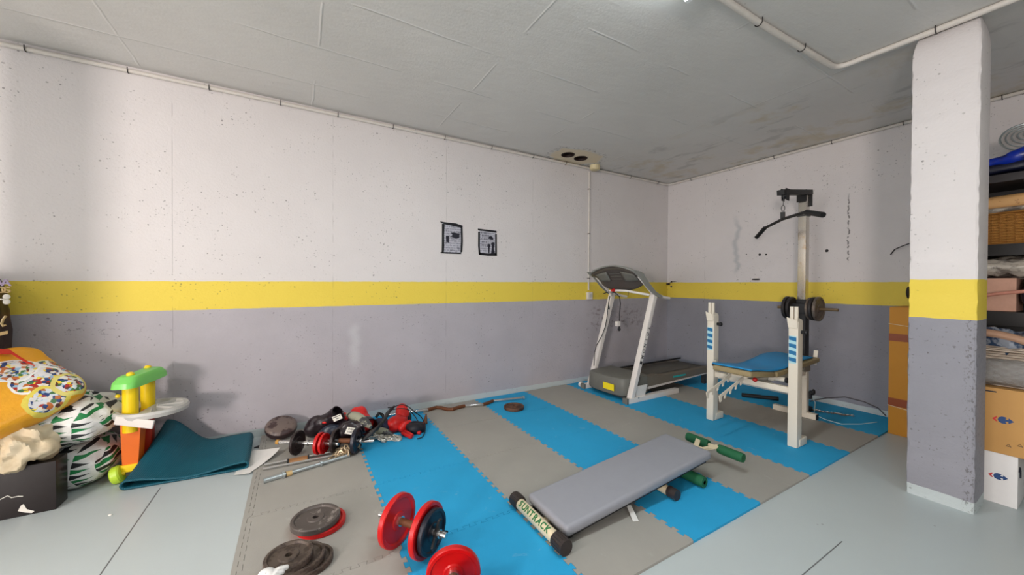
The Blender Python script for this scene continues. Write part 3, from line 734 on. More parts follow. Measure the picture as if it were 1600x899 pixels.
# pad: seat part and a slightly raised back part
def padbox(x0, z0, x1, z1, ya, yb, th, nm, m, crown=.008):
    b = MB(); a = Vector((x1 - x0, 0, z1 - z0)); L = a.length; a.normalize()
    M = frame_M((x0, 0, z0), a, (0, 1, 0)); b.box((0, ya, -th / 2), (L, yb, th / 2), M, bev=th * .38); return b.build(nm, m, root)
padbox(2.96, .545, 3.33, .500, 1.475, 1.775, .045, 'seat_pad', M_pad)
padbox(3.34, .500, 4.12, .545, 1.465, 1.765, .045, 'back_pad', M_pad)
def sheet(u, v):
    x = 2.97 + 1.06 * u; y = 1.48 + .30 * v + .012 * sin(u * 9)
    base = .545 - (.045) * min(1, (x - 2.96) / .37) if x < 3.33 else .500 + .045 * (x - 3.34) / .82
    return (x, y, base + .033 + .018 * max(0, sin((u - .42) * 5.2)) * (.35 + .65 * v) + .004 * noise.noise(Vector((u * 6, v * 5, 0))))
b = MB(); b.grid(sheet, 40, 10); bs = b.build('foam_cover', M_bluef, root, solid=.010, ang=60)
# notched incline struts
for y in (1.60, 1.70):
    A = Vector((3.12, y, .487)); B = Vector((2.76, y, .372)); d = (B - A).normalized(); n_ = Vector((-d.z, 0, d.x)); n_ = n_ if n_.z < 0 else -n_
    b = MB(); P = [A - n_ * .012]
    P.append(B - n_ * .012)
    P.append(B + n_ * .040); P.append(B + n_ * .040 - d * .02)
    for k in range(4):
        s0 = (B - A).length - .03 - k * .078
        q = A + d * s0
        P += [q + n_ * .012, q - d * .012 + n_ * .006, q - d * .040 + n_ * .014, q - d * .028 + n_ * .038, q - d * .046 + n_ * .040, q - d * .062 + n_ * .016]
    P.append(A + n_ * .012)
    b.prism([(p.x, y - .003, p.z) for p in P], (0, .006, 0)); b.build('notched_strut', M_bw, root)
MB().cyl((3.11, 1.575, .482), (3.11, 1.725, .482), .012).build('strut_axle', M_bw, root)
MB().sph(Vector((3.16, 1.545, .468)), .018).build('lock_pin', M_red, root)
r_ = MB().cyl((3.03, 1.80, .555), (3.12, 1.845, .560), .017).build('leg_roller_tube', M_bw, root); MB().cyl((3.028, 1.799, .555), (3.034, 1.802, .555), .0185).build('tube_end', M_rubber, r_)
r_ = MB().cyl((3.42, 1.44, .455), (3.42, 1.56, .455), .020).build('roller_tube', M_bw, root); MB().cyl((3.42, 1.425, .455), (3.42, 1.442, .455), .022).build('tube_end', M_rubber, r_)
MB().box((3.40, 1.52, .43), (3.44, 1.56, .50)).build('roller_bracket', M_bw, root)
MB().bar((4.10, 1.50, .50), (4.13, 1.50, .625), .006, .032, up=(0, 1, 0), bev=.002).build('back_lug', M_bw, root)
MB().prism([(3.92, 1.50, .45), (4.02, 1.50, .45), (4.02, 1.50, .505), (3.96, 1.50, .52), (3.90, 1.50, .50)], (0, .012, 0)).build('hinge_plate', mat('hinge_steel', (150, 140, 124), .4, .5), root)

# lat pulldown tower
TX, TY = 4.245, 1.652
root = thing('lat_pulldown_tower', (TX, TY, Z0), 'tall chrome and black lat pulldown post behind the bench with weight plates', 'lat pulldown')
MB().bar((TX, TY, Z0), (TX, TY, 1.09), .082, .078, up=(0, 1, 0), bev=.004).build('lower_post', M_rubber, root)
MB().bar((TX, TY, 1.085), (TX, TY, 2.105), .072, .066, up=(0, 1, 0), bev=.004).build('chrome_post', M_chrome, root)
MB().box((TX - .038, TY - .041, 1.89), (TX + .038, TY + .043, 1.905)).build('collar', M_dk, root)
MB().bar((TX, 1.58, Z0 + .022), (TX, 1.72, Z0 + .022), .10, .04).build('base_foot', M_rubber, root)
# head beam: slopes up towards the front
A = atX(1265, 301, 4.30); B = atX(1219.5, 301, 3.68)
hb = MB().bar(A, B, .058, .046, bev=.003).build('head_beam', M_rubber, root)
MB().box((TX - .055, TY - .04, 2.03), (TX - .043, TY + .04, 2.14)).build('post_bracket', M_rubber, hb)
MB().box((TX + .03, TY - .05, 1.99), (TX + .05, TY - .01, 2.14)).build('post_bracket', M_rubber, hb)
for x, zc in ((3.745, 2.03), (4.29, 2.095)):
    YC = 1.60 if x < 4 else TY - .01
    pb = MB().prism([(x - .035, YC - .022, zc + .05), (x + .035, YC - .022, zc + .05), (x + .028, YC - .022, zc - .055), (x - .02, YC - .022, zc - .055)], (0, .004, 0))
    pb.prism([(x - .035, YC + .015, zc + .05), (x + .035, YC + .015, zc + .05), (x + .028, YC + .015, zc - .055), (x - .02, YC + .015, zc - .055)], (0, .004, 0))
    pb.cyl((x, YC - .017, zc - .01), (x, YC + .015, zc - .01), .032); pb.build('pulley', M_rubber, hb)
MB().tube([(3.715, 1.597, 2.02), (3.715, 1.600, 1.93)], .0028, 6).build('cable', M_dk, root)
ring = [Vector((3.712, 1.600, 1.905)) + Vector((0, .013 * cos(a), .026 * sin(a))) for a in [2 * pi * k / 14 for k in range(14)]]
MB().tube(ring, .003, 6, closed=True).build('carabiner', M_dk, root)
MB().tube([(TX + .07, TY - .01, 2.07), (TX + .055, TY - .01, 1.05)], .0028, 6).build('cable', M_dk, root)
# lat bar hangs from the cable
rb = thing('lat_bar', (3.71, 1.60, 1.82), 'black angled lat pulldown bar hanging by its ring from the head of the tower', 'pull bar')
q = [atX(1182, 371, 4.02), atX(1195, 356.5, 3.92), atX(1223, 342.5, 3.71), atX(1259, 331.5, 3.44), atX(1286, 336, 3.30)]
MB().tube([q[0], q[1] + (q[0] - q[1]) * .15, q[1], q[1] + (q[2] - q[1]) * .1, q[2], q[3] + (q[2] - q[3]) * .08, q[3], q[3] + (q[4] - q[3]) * .12, q[4]], .0125, 12).build('bar', M_rubber, rb)
MB().tube([q[0], q[1]], .0185, 14).build('grip', M_rubber, rb); MB().tube([q[3] + (q[4] - q[3]) * .05, q[4]], .0205, 14).build('grip', M_rubber, rb)
MB().bar(q[2] + Vector((0, 0, -.01)), q[2] + Vector((0, 0, .062)), .024, .030, up=(0, 1, 0), bev=.003).build('eye_bracket', M_dk, rb)
# weight carriage bar with plates
M_iron = mat('worn_iron', (120, 108, 98), .42, .55, rgb2=(92, 76, 64), thr=(.5, .62), scale=25, bump=.1)
M_irond = mat('dark_iron', (62, 58, 58), .45, .5, rgb2=(92, 74, 60), thr=(.6, .7), scale=25, bump=.1)
M_brass = mat('brown_steel', (130, 108, 80), .4, .6)
def plate_prof(R, t, hole=.014):
    return [(hole, -t / 2 * .8), (hole + .022, -t / 2 * .8), (hole + .026, -t / 2 * .45), (R * .80, -t / 2 * .45), (R * .86, -t / 2), (R * .97, -t / 2), (R, -t / 2 * .7), (R, t / 2 * .7),
            (R * .97, t / 2), (R * .86, t / 2), (R * .80, t / 2 * .45), (hole + .026, t / 2 * .45), (hole + .022, t / 2 * .8), (hole, t / 2 * .8), (hole, -t / 2 * .8)]
def plate(R, t, M, name, m, parent=None, label=None, hole=.014):
    return MB().lathe(plate_prof(R, t, hole), M, 44).build(name, m, parent, ang=30, label=label)
CXB = 4.185; CZB = 1.005
MB().cyl((CXB, 1.36, CZB), (CXB, 1.84, CZB), .0135).build('weight_bar', M_brass, root)
MB().box((CXB - .03, 1.60, CZB - .045), (CXB + .018, 1.705, CZB + .045), bev=.004).build('bar_bracket', M_rubber, root)
RY = rotm('X', 90)
gp = 'weight plates on the tower carriage'
for (y, R_, t_, m_, lb) in ((1.505, .114, .026, M_iron, 'round iron weight plate on the tower bar, right side, outermost'),
                            (1.540, .110, .024, M_irond, 'round iron weight plate on the tower bar, right side, between two plates'),
                            (1.567, .105, .020, M_iron, 'round iron weight plate on the tower bar, right side, innermost'),
                            (1.720, .107, .026, M_irond, 'round iron weight plate on the tower bar, left side, inner one'),
                            (1.755, .110, .026, M_irond, 'round iron weight plate on the tower bar, left side, outer one')):
    o = plate(R_, t_, Matrix.Translation((CXB, y, CZB)) @ RY, 'weight_plate', m_); tag(o, lb, 'weight plate', gp)
# cable and chain lying on the mat behind
P = [Vector((4.25, 1.598, .22)), Vector((4.29, 1.56, .10)), at(1272, 648, .02), at(1290, 656, .016), at(1315, 663, .016), at(1345, 663, .016), at(1370, 660, .016)]
tag(MB().tube(P, .0035, 6).build('floor_cable', mat('pale_cable', (190, 214, 214), .5)), 'thin pale cable curving over the blue mat behind the bench', 'cable')
P = [atX(1265, 632, 4.60), atX(1290, 622.5, 4.70), atX(1320, 620.5, 4.712), atX(1350, 628, 4.712), atX(1372, 638, 4.712), atX(1384, 650, 4.69)]
P = [Vector((p.x, p.y, max(p.z, .02))) for p in P]
tag(MB().tube(P, .0045, 6).build('loose_hose', mat('dark_cable', (70, 64, 66), .5)), 'thin dark hose arching against the foot of the right wall', 'hose')
b = MB(); A = at(1236, 618 + 26, .02); A = at(1268, 641, .02); B = at(1334, 651, .02)
def chain_link(b, c, d, side, L=.024, W=.014, r=.0028, flip=False):
    d = d.normalized(); side = (side - d * side.dot(d)).normalized(); nrm = d.cross(side)
    s_ = nrm if flip else side
    pts = [c + d * (L / 2 * cos(a)) + s_ * (W / 2 * sin(a)) for a in [2 * pi * k / 10 for k in range(10)]]
    b.tube(pts, r, 5, closed=True)
N_ = 24
for k in range(N_):
    t_ = (k + .5) / N_; c = A.lerp(B, t_) + Vector((.01 * sin(t_ * 14), .008 * sin(t_ * 9), .002)); chain_link(b, c, B - A, Vector((0, 0, 1)).cross(B - A), flip=k % 2 == 1)
tag(b.build('chain', mat('steel_chain', (140, 136, 130), .35, .8)), 'thin steel chain stretched on the blue mat beside the right wall', 'chain')
# foam grip on the mat
b = MB(); p0 = at(1159, 617.5, .03); p1 = at(1216, 623.5, .03); dd = p1 - p0
b.tube([p0 + dd * t_ for t_ in (0, .02, .5, .52, .56, .6, .98, 1)], .023, 14, rf=lambda t_: 1 if t_ < .45 or t_ > .8 else .88)
tag(b.build('foam_grip', M_rubber), 'black foam grip tube lying on the blue mat behind the bench', 'foam grip')

# ---------------------------------------------------------------- sit-up bench
M_cream = mat('cream_paint', (228, 212, 178), .45, var=.05); M_green = mat('green_foam', (18, 92, 56), .7, var=.15); M_greyv = mat('grey_vinyl', (146, 148, 156), .5, var=.04, bump=.05, scale=20)
M_cap = mat('brown_black_cap', (50, 42, 40), .5)
root = thing('sit_up_bench', (1.6, 1.5, Z0), 'low sit-up bench with long grey padded board and green foam rollers', 'sit-up bench')
fr = MB().cyl((1.035, 1.665, Z0 + .032), (1.035, 1.345, Z0 + .032), .028, n=28).build('front_tube', M_cream, root)
for y0, y1 in ((1.66, 1.725), (1.35, 1.275)):
    b = MB().cyl((1.035, y0, Z0 + .035), (1.035, y1, Z0 + .035), .035, n=28)
    s_ = 1 if y1 > y0 else -1
    for k in range(14):
        a = k / 14 * 2 * pi; b.bar((1.035 + .035 * cos(a), y0 + s_ * .008, Z0 + .0355 + .0345 * sin(a)), (1.035 + .035 * cos(a), y1 - s_ * .012, Z0 + .0355 + .0345 * sin(a)), .004, .003)
    b.build('end_cap', M_cap, fr)
b = MB(); 
for k, ch in enumerate('SUNTRACK'):
    a = radians(52); c_ = Vector((1.035, 1.632 - k * .0335, Z0 + .032)); nrm = Vector((-cos(a), 0, sin(a))); p = c_ + nrm * .0286
    b = MB(); text_mb(b, ch, .044, frame_M(p, (0, -1, 0), Vector((sin(a), 0, cos(a)))), .0006); b.build('letter', mat('green_ink', (26, 116, 62), .5, var=.05), fr)
# padded board
A = Vector((1.078, 0, .060)); B = Vector((2.215, 0, .160)); a = (B - A).normalized(); L = (B - A).length
M = frame_M(A, a, (0, 1, 0))
b = MB(); b.box((0, 1.325, -.018), (L, 1.655, .036), M, bev=.020); pad = b.build('padded_board', M_greyv, root, ang=60)
b = MB().box((.03, 1.345, -.034), (L - .03, 1.635, -.019), M); b.build('board_base', mat('black_board', (30, 30, 30), .7), pad)
MB().bar((1.06, 1.50, .030), (2.38, 1.495, .112), .035, .016).build('spine_tube', M_cream, root)
for y in (1.37, 1.63): MB().box((1.10, y - .012, Z0 + .001), (1.14, y + .012, .040)).build('board_bracket', M_rubber, root)
rt_ = MB().cyl((1.84, 1.665, Z0 + .028), (1.84, 1.345, Z0 + .028), .026, n=24).build('support_tube', M_cream, root)
for y0, y1 in ((1.66, 1.71), (1.35, 1.295)): MB().cyl((1.84, y0, Z0 + .030), (1.84, y1, Z0 + .030), .030, n=24).build('end_cap', M_cap, rt_)
MB().bar((1.84, 1.50, .05), (1.80, 1.50, .14), .03, .02).build('support_leg', M_cream, root)
def foam_roller(x, z, y0, y1, r=.033):
    b = MB().cyl((x, y0, z), (x, y1, z), .012, n=16).build('roller_rod', M_cream, root)
    ym = (y0 + y1) / 2
    for a_, c_ in ((y0, ym + .035), (ym - .035, y1)):
        bb = MB(); n_ = 9; bb.tube([(x, a_ + (c_ - a_) * k / n_, z) for k in range(n_ + 1)], r, 22, rf=lambda t_: .86 + .14 * min(1, 6 * t_, 6 * (1 - t_)) ** .5 - .05 * sin(t_ * pi))
        bb.cyl((x, a_ + (.002 if a_ > c_ else -.002), z), (x, a_, z), .010); bb.build('foam_roller', M_green, b)
foam_roller(2.095, Z0 + .034, 1.68, 1.295, .034)
foam_roller(2.46, .118, 1.655, 1.265, .032)
MB().bar((2.095, 1.495, .05), (2.10, 1.495, .15), .03, .02).build('roller_post', M_cream, root)
MB().bar((2.33, 1.485, .115), (2.455, 1.425, .135), .03, .012).bar((2.33, 1.51, .115), (2.455, 1.565, .135), .03, .012).build('fork_bracket', M_cream, root)
b = MB(); p = [at(979, 797), at(986, 796.5), at(998, 815), at(989, 816)]
z_ = [.035, .035, TH + .002, TH + .002]; b.prism([(q_.x, q_.y, h_) for q_, h_ in zip(p, z_)], (0, 0, .0008))
tag(b.build('paper_tag', mat('white_paper', (225, 224, 220), .6, var=.03)), 'small white paper tag on the mats under the grey board', 'tag')

# ---------------------------------------------------------------- dumbbells and plates
M_redp = mat('red_enamel', (196, 14, 16), .28, 0, var=.10, scale=12); M_blk = mat('black_enamel', (30, 32, 44), .35, .2)
M_chr2 = mat('bright_chrome', (214, 214, 214), .18, .95, var=.03); M_rust = mat('rusty_grip', (110, 66, 40), .6, .3)
def wingnut(b, p, ax, r=.05, n=3, ph=0):
    for k in range(n):
        a = ph + 2 * pi * k / n; e1 = ax.orthogonal().normalized(); e2 = ax.cross(e1); d = cos(a) * e1 + sin(a) * e2
        b.bar(p + d * .012, p + d * r + ax * .016, .020, .012, up=ax, bev=.003)
    b.cyl(p - ax * .008, p + ax * .008, .020)
def dumbbell(center, ang, tilt, lb, plates, L=.35, grip=M_rust):
    root = thing('dumbbell', (0, 0, 0), lb, 'dumbbell')
    X = Vector((1, 0, 0))
    MB().cyl((-L / 2, 0, 0), (L / 2, 0, 0), .0135, n=20).build('bar', M_chr2, root)
    MB().cyl((-.058, 0, 0), (.058, 0, 0), .0155, n=20).build('grip', grip, root)
    for s_ in (-1, 1): MB().cyl((s_ * .058, 0, 0), (s_ * .070, 0, 0), .022, n=20).build('collar', M_chr2, root)
    for x, R_, t_, m_ in plates:
        plate(R_, t_, Matrix.Translation((x, 0, 0)) @ rotm('Y', 90), 'weight_plate', m_, root)
    for s_ in (-1, 1):
        xo = max([s_ * x + t_ / 2 for x, R_, t_, m_ in plates if s_ * x > 0] + [.09]) + .010
        b = MB(); wingnut(b, Vector((s_ * (xo + .004), 0, 0)), Vector((s_, 0, 0)), .064, 3, .5); b.build('spin_lock', M_rubber, root)
        MB().cyl((s_ * (xo + .008), 0, 0), (s_ * (xo + .020), 0, 0), .018).build('lock_ring', M_chr2, root)
    root.location = center; root.rotation_euler = (tilt, 0, ang)
    return root
rp = .1155
# near dumbbell with two red plates
dumbbell((.452, 1.655, TH + rp + .001), radians(-54), .3, 'dumbbell with two red plates and one black plate on the blue stripe',
         [(-.082, rp, .028, M_redp), (.082, rp, .028, M_redp), (.110, .094, .024, M_blk)], .37)
dumbbell((.487, 1.236, TH + .105), radians(68), 0, 'dumbbell with red plates seen end-on at the bottom edge of the photo', [(-.085, .103, .028, M_redp), (.082, .103, .028, M_redp), (.106, .085, .003, M_redp)], .30)
root_gp = 'loose plates on the floor'
def loose(x, y, z, R_, t_, m_, lb, tx=0, ty=0, nm='weight_plate'):
    o = plate(R_, t_, Matrix(), nm, m_); ORG[o.name] = Vector(); 
    o.location = (x, y, z); o.rotation_euler = (radians(tx), radians(ty), 0); return tag(o, lb, 'weight plate', root_gp)
M_gplate = mat('grey_worn_plate', (92, 84, 80), .5, .3, rgb2=(150, 142, 136), thr=(.58, .68), scale=22, bump=.15)
M_bplate = mat('brown_worn_plate', (92, 80, 72), .5, .3, rgb2=(66, 54, 48), thr=(.5, .6), scale=28, bump=.15)
M_rplate = mat('rusty_plate', (108, 72, 52), .6, .3, rgb2=(70, 52, 44), thr=(.45, .6), scale=30, bump=.2)
loose(.108, 2.056, TH + .001, .113, .026, M_redp, 'red weight plate under a worn grey plate on the grey mat')
loose(.084, 2.050, TH + .0275, .111, .028, M_gplate, 'worn grey weight plate lying on top of the red plate')
loose(.052, 1.795, TH + .001, .091, .026, M_bplate, 'dark worn weight plate, lowest of the stack of three near the bottom left')
loose(.020, 1.788, TH + .0275, .091, .026, M_bplate, 'dark worn weight plate, middle one of the stack of three near the bottom left')
loose(-.026, 1.778, TH + .054, .091, .028, M_bplate, 'brown worn weight plate on top of the stack of three near the bottom left')
c_ = at(803, 639); loose(c_.x, c_.y, TH + .001, .098, .030, M_rplate, 'small rusty weight plate lying alone on the blue mat by the curl bar')

# white glove at the bottom edge
M_wcloth = mat('white_cloth', (226, 226, 224), .8, rgb2=(60, 52, 54), thr=(.62, .66), scale=40)
b = MB(); 
c0 = at(416, 897, .092)
b.sph(c0, (.030, .024, .018)); b.sph(c0 + Vector((-.012, -.03, -.004)), (.030, .030, .016)); b.sph(c0 + Vector((.012, -.02, .004)), (.022, .028, .018))
for k, (dx_, dy_, L_) in enumerate(((.05, .0, .055), (.045, -.03, .05), (.035, -.05, .045))):
    p0 = c0 + Vector((.012, -.02 - .012 * k, 0)); p1 = at(452 - 7 * k, 885 + 8 * k, .098)
    b.tube([p0, p0.lerp(p1, .5) + Vector((0, 0, .006)), p0.lerp(p1, .9), p1], .013, 10, rf=lambda t_: 1 - .6 * t_ * t_)
o = b.build('work_glove', M_wcloth)
md = o.modifiers.new('r', 'REMESH'); md.mode = 'VOXEL'; md.voxel_size = .004; md.use_smooth_shade = True
tag(o, 'crumpled white and black work glove at the bottom edge beside the stacked plates', 'glove')

# ---------------------------------------------------------------- bags and carton at the left edge
def spow(v, e): return math.copysign(abs(v) ** e, v)
def pillow(c, h, M, e1=.55, e2=.55, amp=.02, seed=0, n=64, fr=6.0, pinch=0):
    """crumpled sack: superellipsoid with half sizes h"""
    b = MB(); c = Vector(c); V = []
    nv = n // 2
    for j in range(nv + 1):
        ph = -pi / 2 + pi * j / nv; row = []
        for i in range(n):
            th = 2 * pi * i / n
            p = Vector((h[0] * spow(cos(ph), e2) * spow(cos(th), e1), h[1] * spow(cos(ph), e2) * spow(sin(th), e1), h[2] * spow(sin(ph), e2 + .25)))
            if pinch: p.z *= 1 - pinch * (abs(p.x) / h[0]) ** 3; 
            q = p * fr + Vector((seed, seed * .7, 0))
            d = noise.noise(q) * amp + noise.noise(q * 2.7) * amp * .5 + (abs(noise.noise(q * 1.7)) - .2) * -amp * .9
            nrm = Vector((p.x / h[0] ** 2, p.y / h[1] ** 2, p.z / h[2] ** 2)).normalized()
            row.append(M @ (p + nrm * d) + c)
        V.append(row)
    bot = b.bm.verts.new(V[0][0]); top = b.bm.verts.new(V[-1][0])
    R_ = [[b.bm.verts.new(p) for p in row] for row in V[1:-1]]
    for A, B in zip(R_, R_[1:]):
        for i in range(n): b.bm.faces.new((A[i], A[(i + 1) % n], B[(i + 1) % n], B[i]))
    for i in range(n):
        b.bm.faces.new((bot, R_[0][(i + 1) % n], R_[0][i])); b.bm.faces.new((top, R_[-1][i], R_[-1][(i + 1) % n]))
    return b
I3 = Matrix.Identity(3)
def tri_mat():
    t = NT('triangle_printed_bag', .45, 0, .45); P = t.obj(); x, y, z = t.xyz(P)
    wv = t.math('MULTIPLY', t.math('SUBTRACT', t.noise(P, 4, 3), .5), .06)
    u = t.math('MULTIPLY', t.math('ADD', t.math('SUBTRACT', x, t.math('MULTIPLY', y, 0.35)), wv), 11.5)
    v = t.math('MULTIPLY', t.math('ADD', t.math('SUBTRACT', z, t.math('MULTIPLY', y, .25)), t.math('MULTIPLY', wv, .9)), 32.0)
    fu = t.math('FRACT', u); fv = t.math('FRACT', v)
    tri = t.math('LESS_THAN', t.math('ABSOLUTE', t.math('SUBTRACT', fv, .5)), t.math('MULTIPLY', t.math('SUBTRACT', .93, fu), .52))
    tri = t.math('MULTIPLY', tri, t.math('GREATER_THAN', fu, .08))
    alt = t.math('GREATER_THAN', t.math('FRACT', t.math('MULTIPLY', t.math('FLOOR', v), .5)), .25)
    col = t.mix(alt, srgb(24, 128, 70), srgb(34, 36, 40))
    t.color(t.mix(tri, srgb(232, 232, 230), col)); t.bump(t.noise(P, 14, 5, .6), .5, .02)
    return t.m
M_tri = tri_mat()
o = pillow((-1.215, 3.275, .135), (.255, .215, .135), I3, .5, .6, .022, 3).build('pet_food_bag', M_tri, ang=80)
tag(o, 'white sack with green and black triangles, lower one beside the black carton', 'sack', 'triangle printed sacks')
o = pillow((-1.35, 3.24, .425), (.42, .245, .155), rotm('Y', 6).to_3x3(), .55, .7, .035, 9).build('pet_food_bag', M_tri, ang=80)
tag(o, 'white sack with green and black triangles, upper one under the orange bag', 'sack', 'triangle printed sacks')
def picture_bag_mat():
    t = NT('orange_picture_bag', .4, 0, .5); P = t.obj(); x, y, z = t.xyz(P)
    c = t.mix(t.noise(P, 3, 3), srgb(226, 150, 24), srgb(246, 184, 48))
    M_patch = []
    vor = t.n('ShaderNodeTexVoronoi'); t.put(vor.inputs['Vector'], P); vor.inputs['Scale'].default_value = 62
    cr = t.n('ShaderNodeValToRGB'); cr.color_ramp.interpolation = 'CONSTANT'; t.put(cr.inputs[0], t.xyz(vor.outputs['Color'])[0])
    pal = [(214, 222, 230), (196, 112, 52), (150, 186, 214), (170, 38, 34), (232, 228, 220), (32, 62, 120), (236, 208, 60), (92, 50, 40), (70, 120, 70), (225, 220, 210)]
    el = cr.color_ramp.elements
    while len(el) < len(pal): el.new(.5)
    for k, cc in enumerate(pal): el[k].position = k / len(pal); el[k].color = (*srgb(*cc), 1)
    pic = t.mix(t.ramp(t.noise(P, 20, 3), .56, .60), cr.outputs[0], srgb(222, 222, 224))
    def patch(cx, cy, cz, r, rim, col):
        nonlocal c
        d = t.n('ShaderNodeVectorMath', operation='DISTANCE'); t.put(d.inputs[0], P); d.inputs[1].default_value = (cx, cy, cz)
        dd = t.math('ADD', d.outputs['Value'], t.math('MULTIPLY', t.math('SUBTRACT', t.noise(P, 9, 2), .5), .05))
        c = t.mix(t.math('LESS_THAN', dd, r + rim), c, col); c = t.mix(t.math('LESS_THAN', dd, r), c, pic)
    return t, patch, P, lambda: c
u_ = Vector((-.695, .435, .565)).normalized(); v_ = Vector((-.42, -.80, -.47)); v_ = (v_ - u_ * v_.dot(u_)).normalized(); n_ = u_.cross(v_)
if n_.z < 0: n_ = -n_
MBg = Matrix((u_, v_, n_)).transposed()
cb = Vector((-1.205, 3.225, .735)) + v_ * .385 + Vector((0, 0, -.03))
t, patch, P_, getc = picture_bag_mat()
b = pillow(cb, (.255, .40, .085), MBg, .35, .45, .020, 5, fr=5)
obj_base = Vector((sum(v.co.x for v in b.bm.verts) / len(b.bm.verts),) * 3)
xs = [v.co.copy() for v in b.bm.verts]
base = Vector(((min(c.x for c in xs) + max(c.x for c in xs)) / 2, (min(c.y for c in xs) + max(c.y for c in xs)) / 2, min(c.z for c in xs)))
def pp(px, py):      # world point on the bag's upper face under a pixel, in the bag's own coordinates
    d = _ray(px, py); q0 = cb + n_ * .075; k = (q0 - CAM).dot(n_) / d.dot(n_); return CAM + d * k - base
for px, py, r, rim, col in ((90, 572, .085, .006, srgb(236, 226, 190)), (62, 596, .095, .012, srgb(238, 238, 236)), (18, 580, .085, .010, srgb(238, 238, 236)), (75, 624, .070, .020, srgb(232, 214, 90)), (112, 598, .060, .020, srgb(226, 214, 120))):
    q_ = pp(px, py); patch(q_.x, q_.y, q_.z, r, rim, col)
t.color(getc()); t.bump(t.noise(t.obj(), 12, 5, .6), .4, .02)
o = b.build('picture_bag', t.m, ang=80); tag(o, 'large orange paper bag with colourful printed pictures on top of the sacks', 'bag')
# red band across the bag
p1, p2, p3, p4 = (pp(16, 549) + base, pp(34, 566) + base, pp(52, 578) + base, pp(50, 570) + base)
b = MB(); w_ = n_ * .016
b.prism([pp(-6, 548) + base + w_, pp(14, 549) + base + w_, pp(32, 561) + base + w_, pp(54, 574) + base + w_, pp(40, 569) + base + w_, pp(18, 556) + base + w_, pp(-6, 556) + base + w_], n_ * -.006)
b.build('red_stripe', mat('red_print', (206, 44, 22), .45), None)
so = bpy.data.objects['red_stripe']; so.parent = o; so.location = so.location - o.location
# dark dog food bag
M_dog = mat('dark_brown_bag', (48, 28, 22), .4, rgb2=(92, 54, 30), thr=(.55, .75), scale=6, bump=.3)
dg_ = pillow((-1.648, 3.375, .935), (.178, .085, .345), I3, .45, .35, .014, 12, pinch=.15).build('dog_food_bag', M_dog, ang=80)
tag(dg_, 'dark brown dog food bag with white bone standing at the left edge', 'bag')
def onbag(px, py): return atY(px, py, 3.285)
def child(bld, nm, m, par):
    org = ORG[par.name]; o_ = bld.build(nm, m, par); return o_
M_wht = mat('white_print', (232, 228, 218), .5, var=.03); M_gold = mat('gold_print', (196, 168, 116), .45)
def txt(ch, px, py, size, m, par, Y=3.285):
    p = atY(px, py, Y); b = MB(); text_mb(b, ch, size, frame_M(p, (1, 0, 0), (0, 0, 1)), .004); child(b, 'letter', m, par)
M_lav = mat('lavender_print', (176, 160, 190), .5, var=.03)
txt('V', 3.0, 442.5, .052, M_lav, dg_); txt('A', 9.6, 442.5, .052, M_lav, dg_); txt('O', 1.8, 453.5, .050, M_gold, dg_); txt('G', 9.6, 453.5, .050, M_gold, dg_)
b = MB(); a_ = onbag(-6, 468); c2 = onbag(8.5, 468); b.bar(a_, c2, .006, .026, up=(0, 1, 0))
b.sph(c2 + Vector((.004, 0, .014)), (.015, .004, .016)); b.sph(c2 + Vector((.004, 0, -.014)), (.015, .004, .016)); child(b, 'bone_emblem', M_wht, dg_)
b = MB(); b.tube([onbag(9, 494) , onbag(5, 499), onbag(2.5, 506), onbag(5, 510), onbag(9, 508)], .006, 6); child(b, 'swirl_print', M_gold, dg_)
b = MB(); b.prism([onbag(-8, 521), onbag(12, 517), onbag(12, 522), onbag(-8, 527)], (0, .004, 0)); child(b, 'gold_band', M_gold, dg_)
# black carton with torn label
M_blackc = mat('black_carton', (24, 14, 14), .35, var=.1)
root = thing('black_carton', (-1.4, 3.0, 0), 'black carton with a white scribble and torn label on the floor at the left edge', 'carton')
MB().box((-1.80, 2.925, .0005), (-1.108, 3.04, .262), bev=.004).build('box', M_blackc, root)
b = MB(); b.tube([atY(x, y, 2.922) for x, y in ((-6, 784), (4, 779), (12, 775), (18, 778), (28, 776), (36, 776))], .0022, 6); b.build('scribble', M_wht, root)
b = MB(); b.prism([atY(x, y, 2.9235) for x, y in ((28, 799), (33, 790), (37, 788), (42, 796), (54, 799), (50, 802), (38, 801))], (0, -.001, 0)); b.build('torn_label', M_wht, root)
M_crp = mat('cream_paper', (222, 206, 176), .75, rgb2=(196, 176, 142), thr=(.5, .7), scale=8, bump=.4)
o = pillow((-1.335, 2.985, .345), (.205, .12, .085), rotm('Y', -8).to_3x3(), .6, .6, .055, 21, n=90, fr=9).build('crumpled_paper', M_crp, ang=24)
tag(o, 'crumpled cream paper bag lying on top of the black carton', 'paper')

# ---------------------------------------------------------------- toy
M_tylw = mat('toy_yellow', (250, 214, 20), .35, var=.03); M_tgrn = mat('toy_green', (124, 214, 100), .35, var=.03); M_tora = mat('toy_orange', (238, 112, 22), .4, var=.04)
M_tred = mat('toy_red', (206, 52, 20), .4, var=.04); M_tgry = mat('toy_grey', (196, 194, 190), .4, var=.03); M_lime = mat('toy_lime', (192, 226, 60), .4, var=.03)
root = thing('toy_stand', (-.87, 3.2, 0), 'plastic toy with yellow posts, green handle, grey tray and orange body', 'toy')
fp = atY(204, 640, 3.14); bp = atY(231, 615, 3.34)
b = MB().tube([(fp.x, 3.14, .30), (fp.x, 3.14, .605)], .037, 20).build('post', M_tylw, root)
b = MB().tube([(bp.x, 3.34, .32), (bp.x, 3.34, .60)], .037, 20).build('post', M_tylw, root)
MB().sph(Vector((fp.x - .05, 3.12, .53)), .012).build('peg', M_tylw, root)
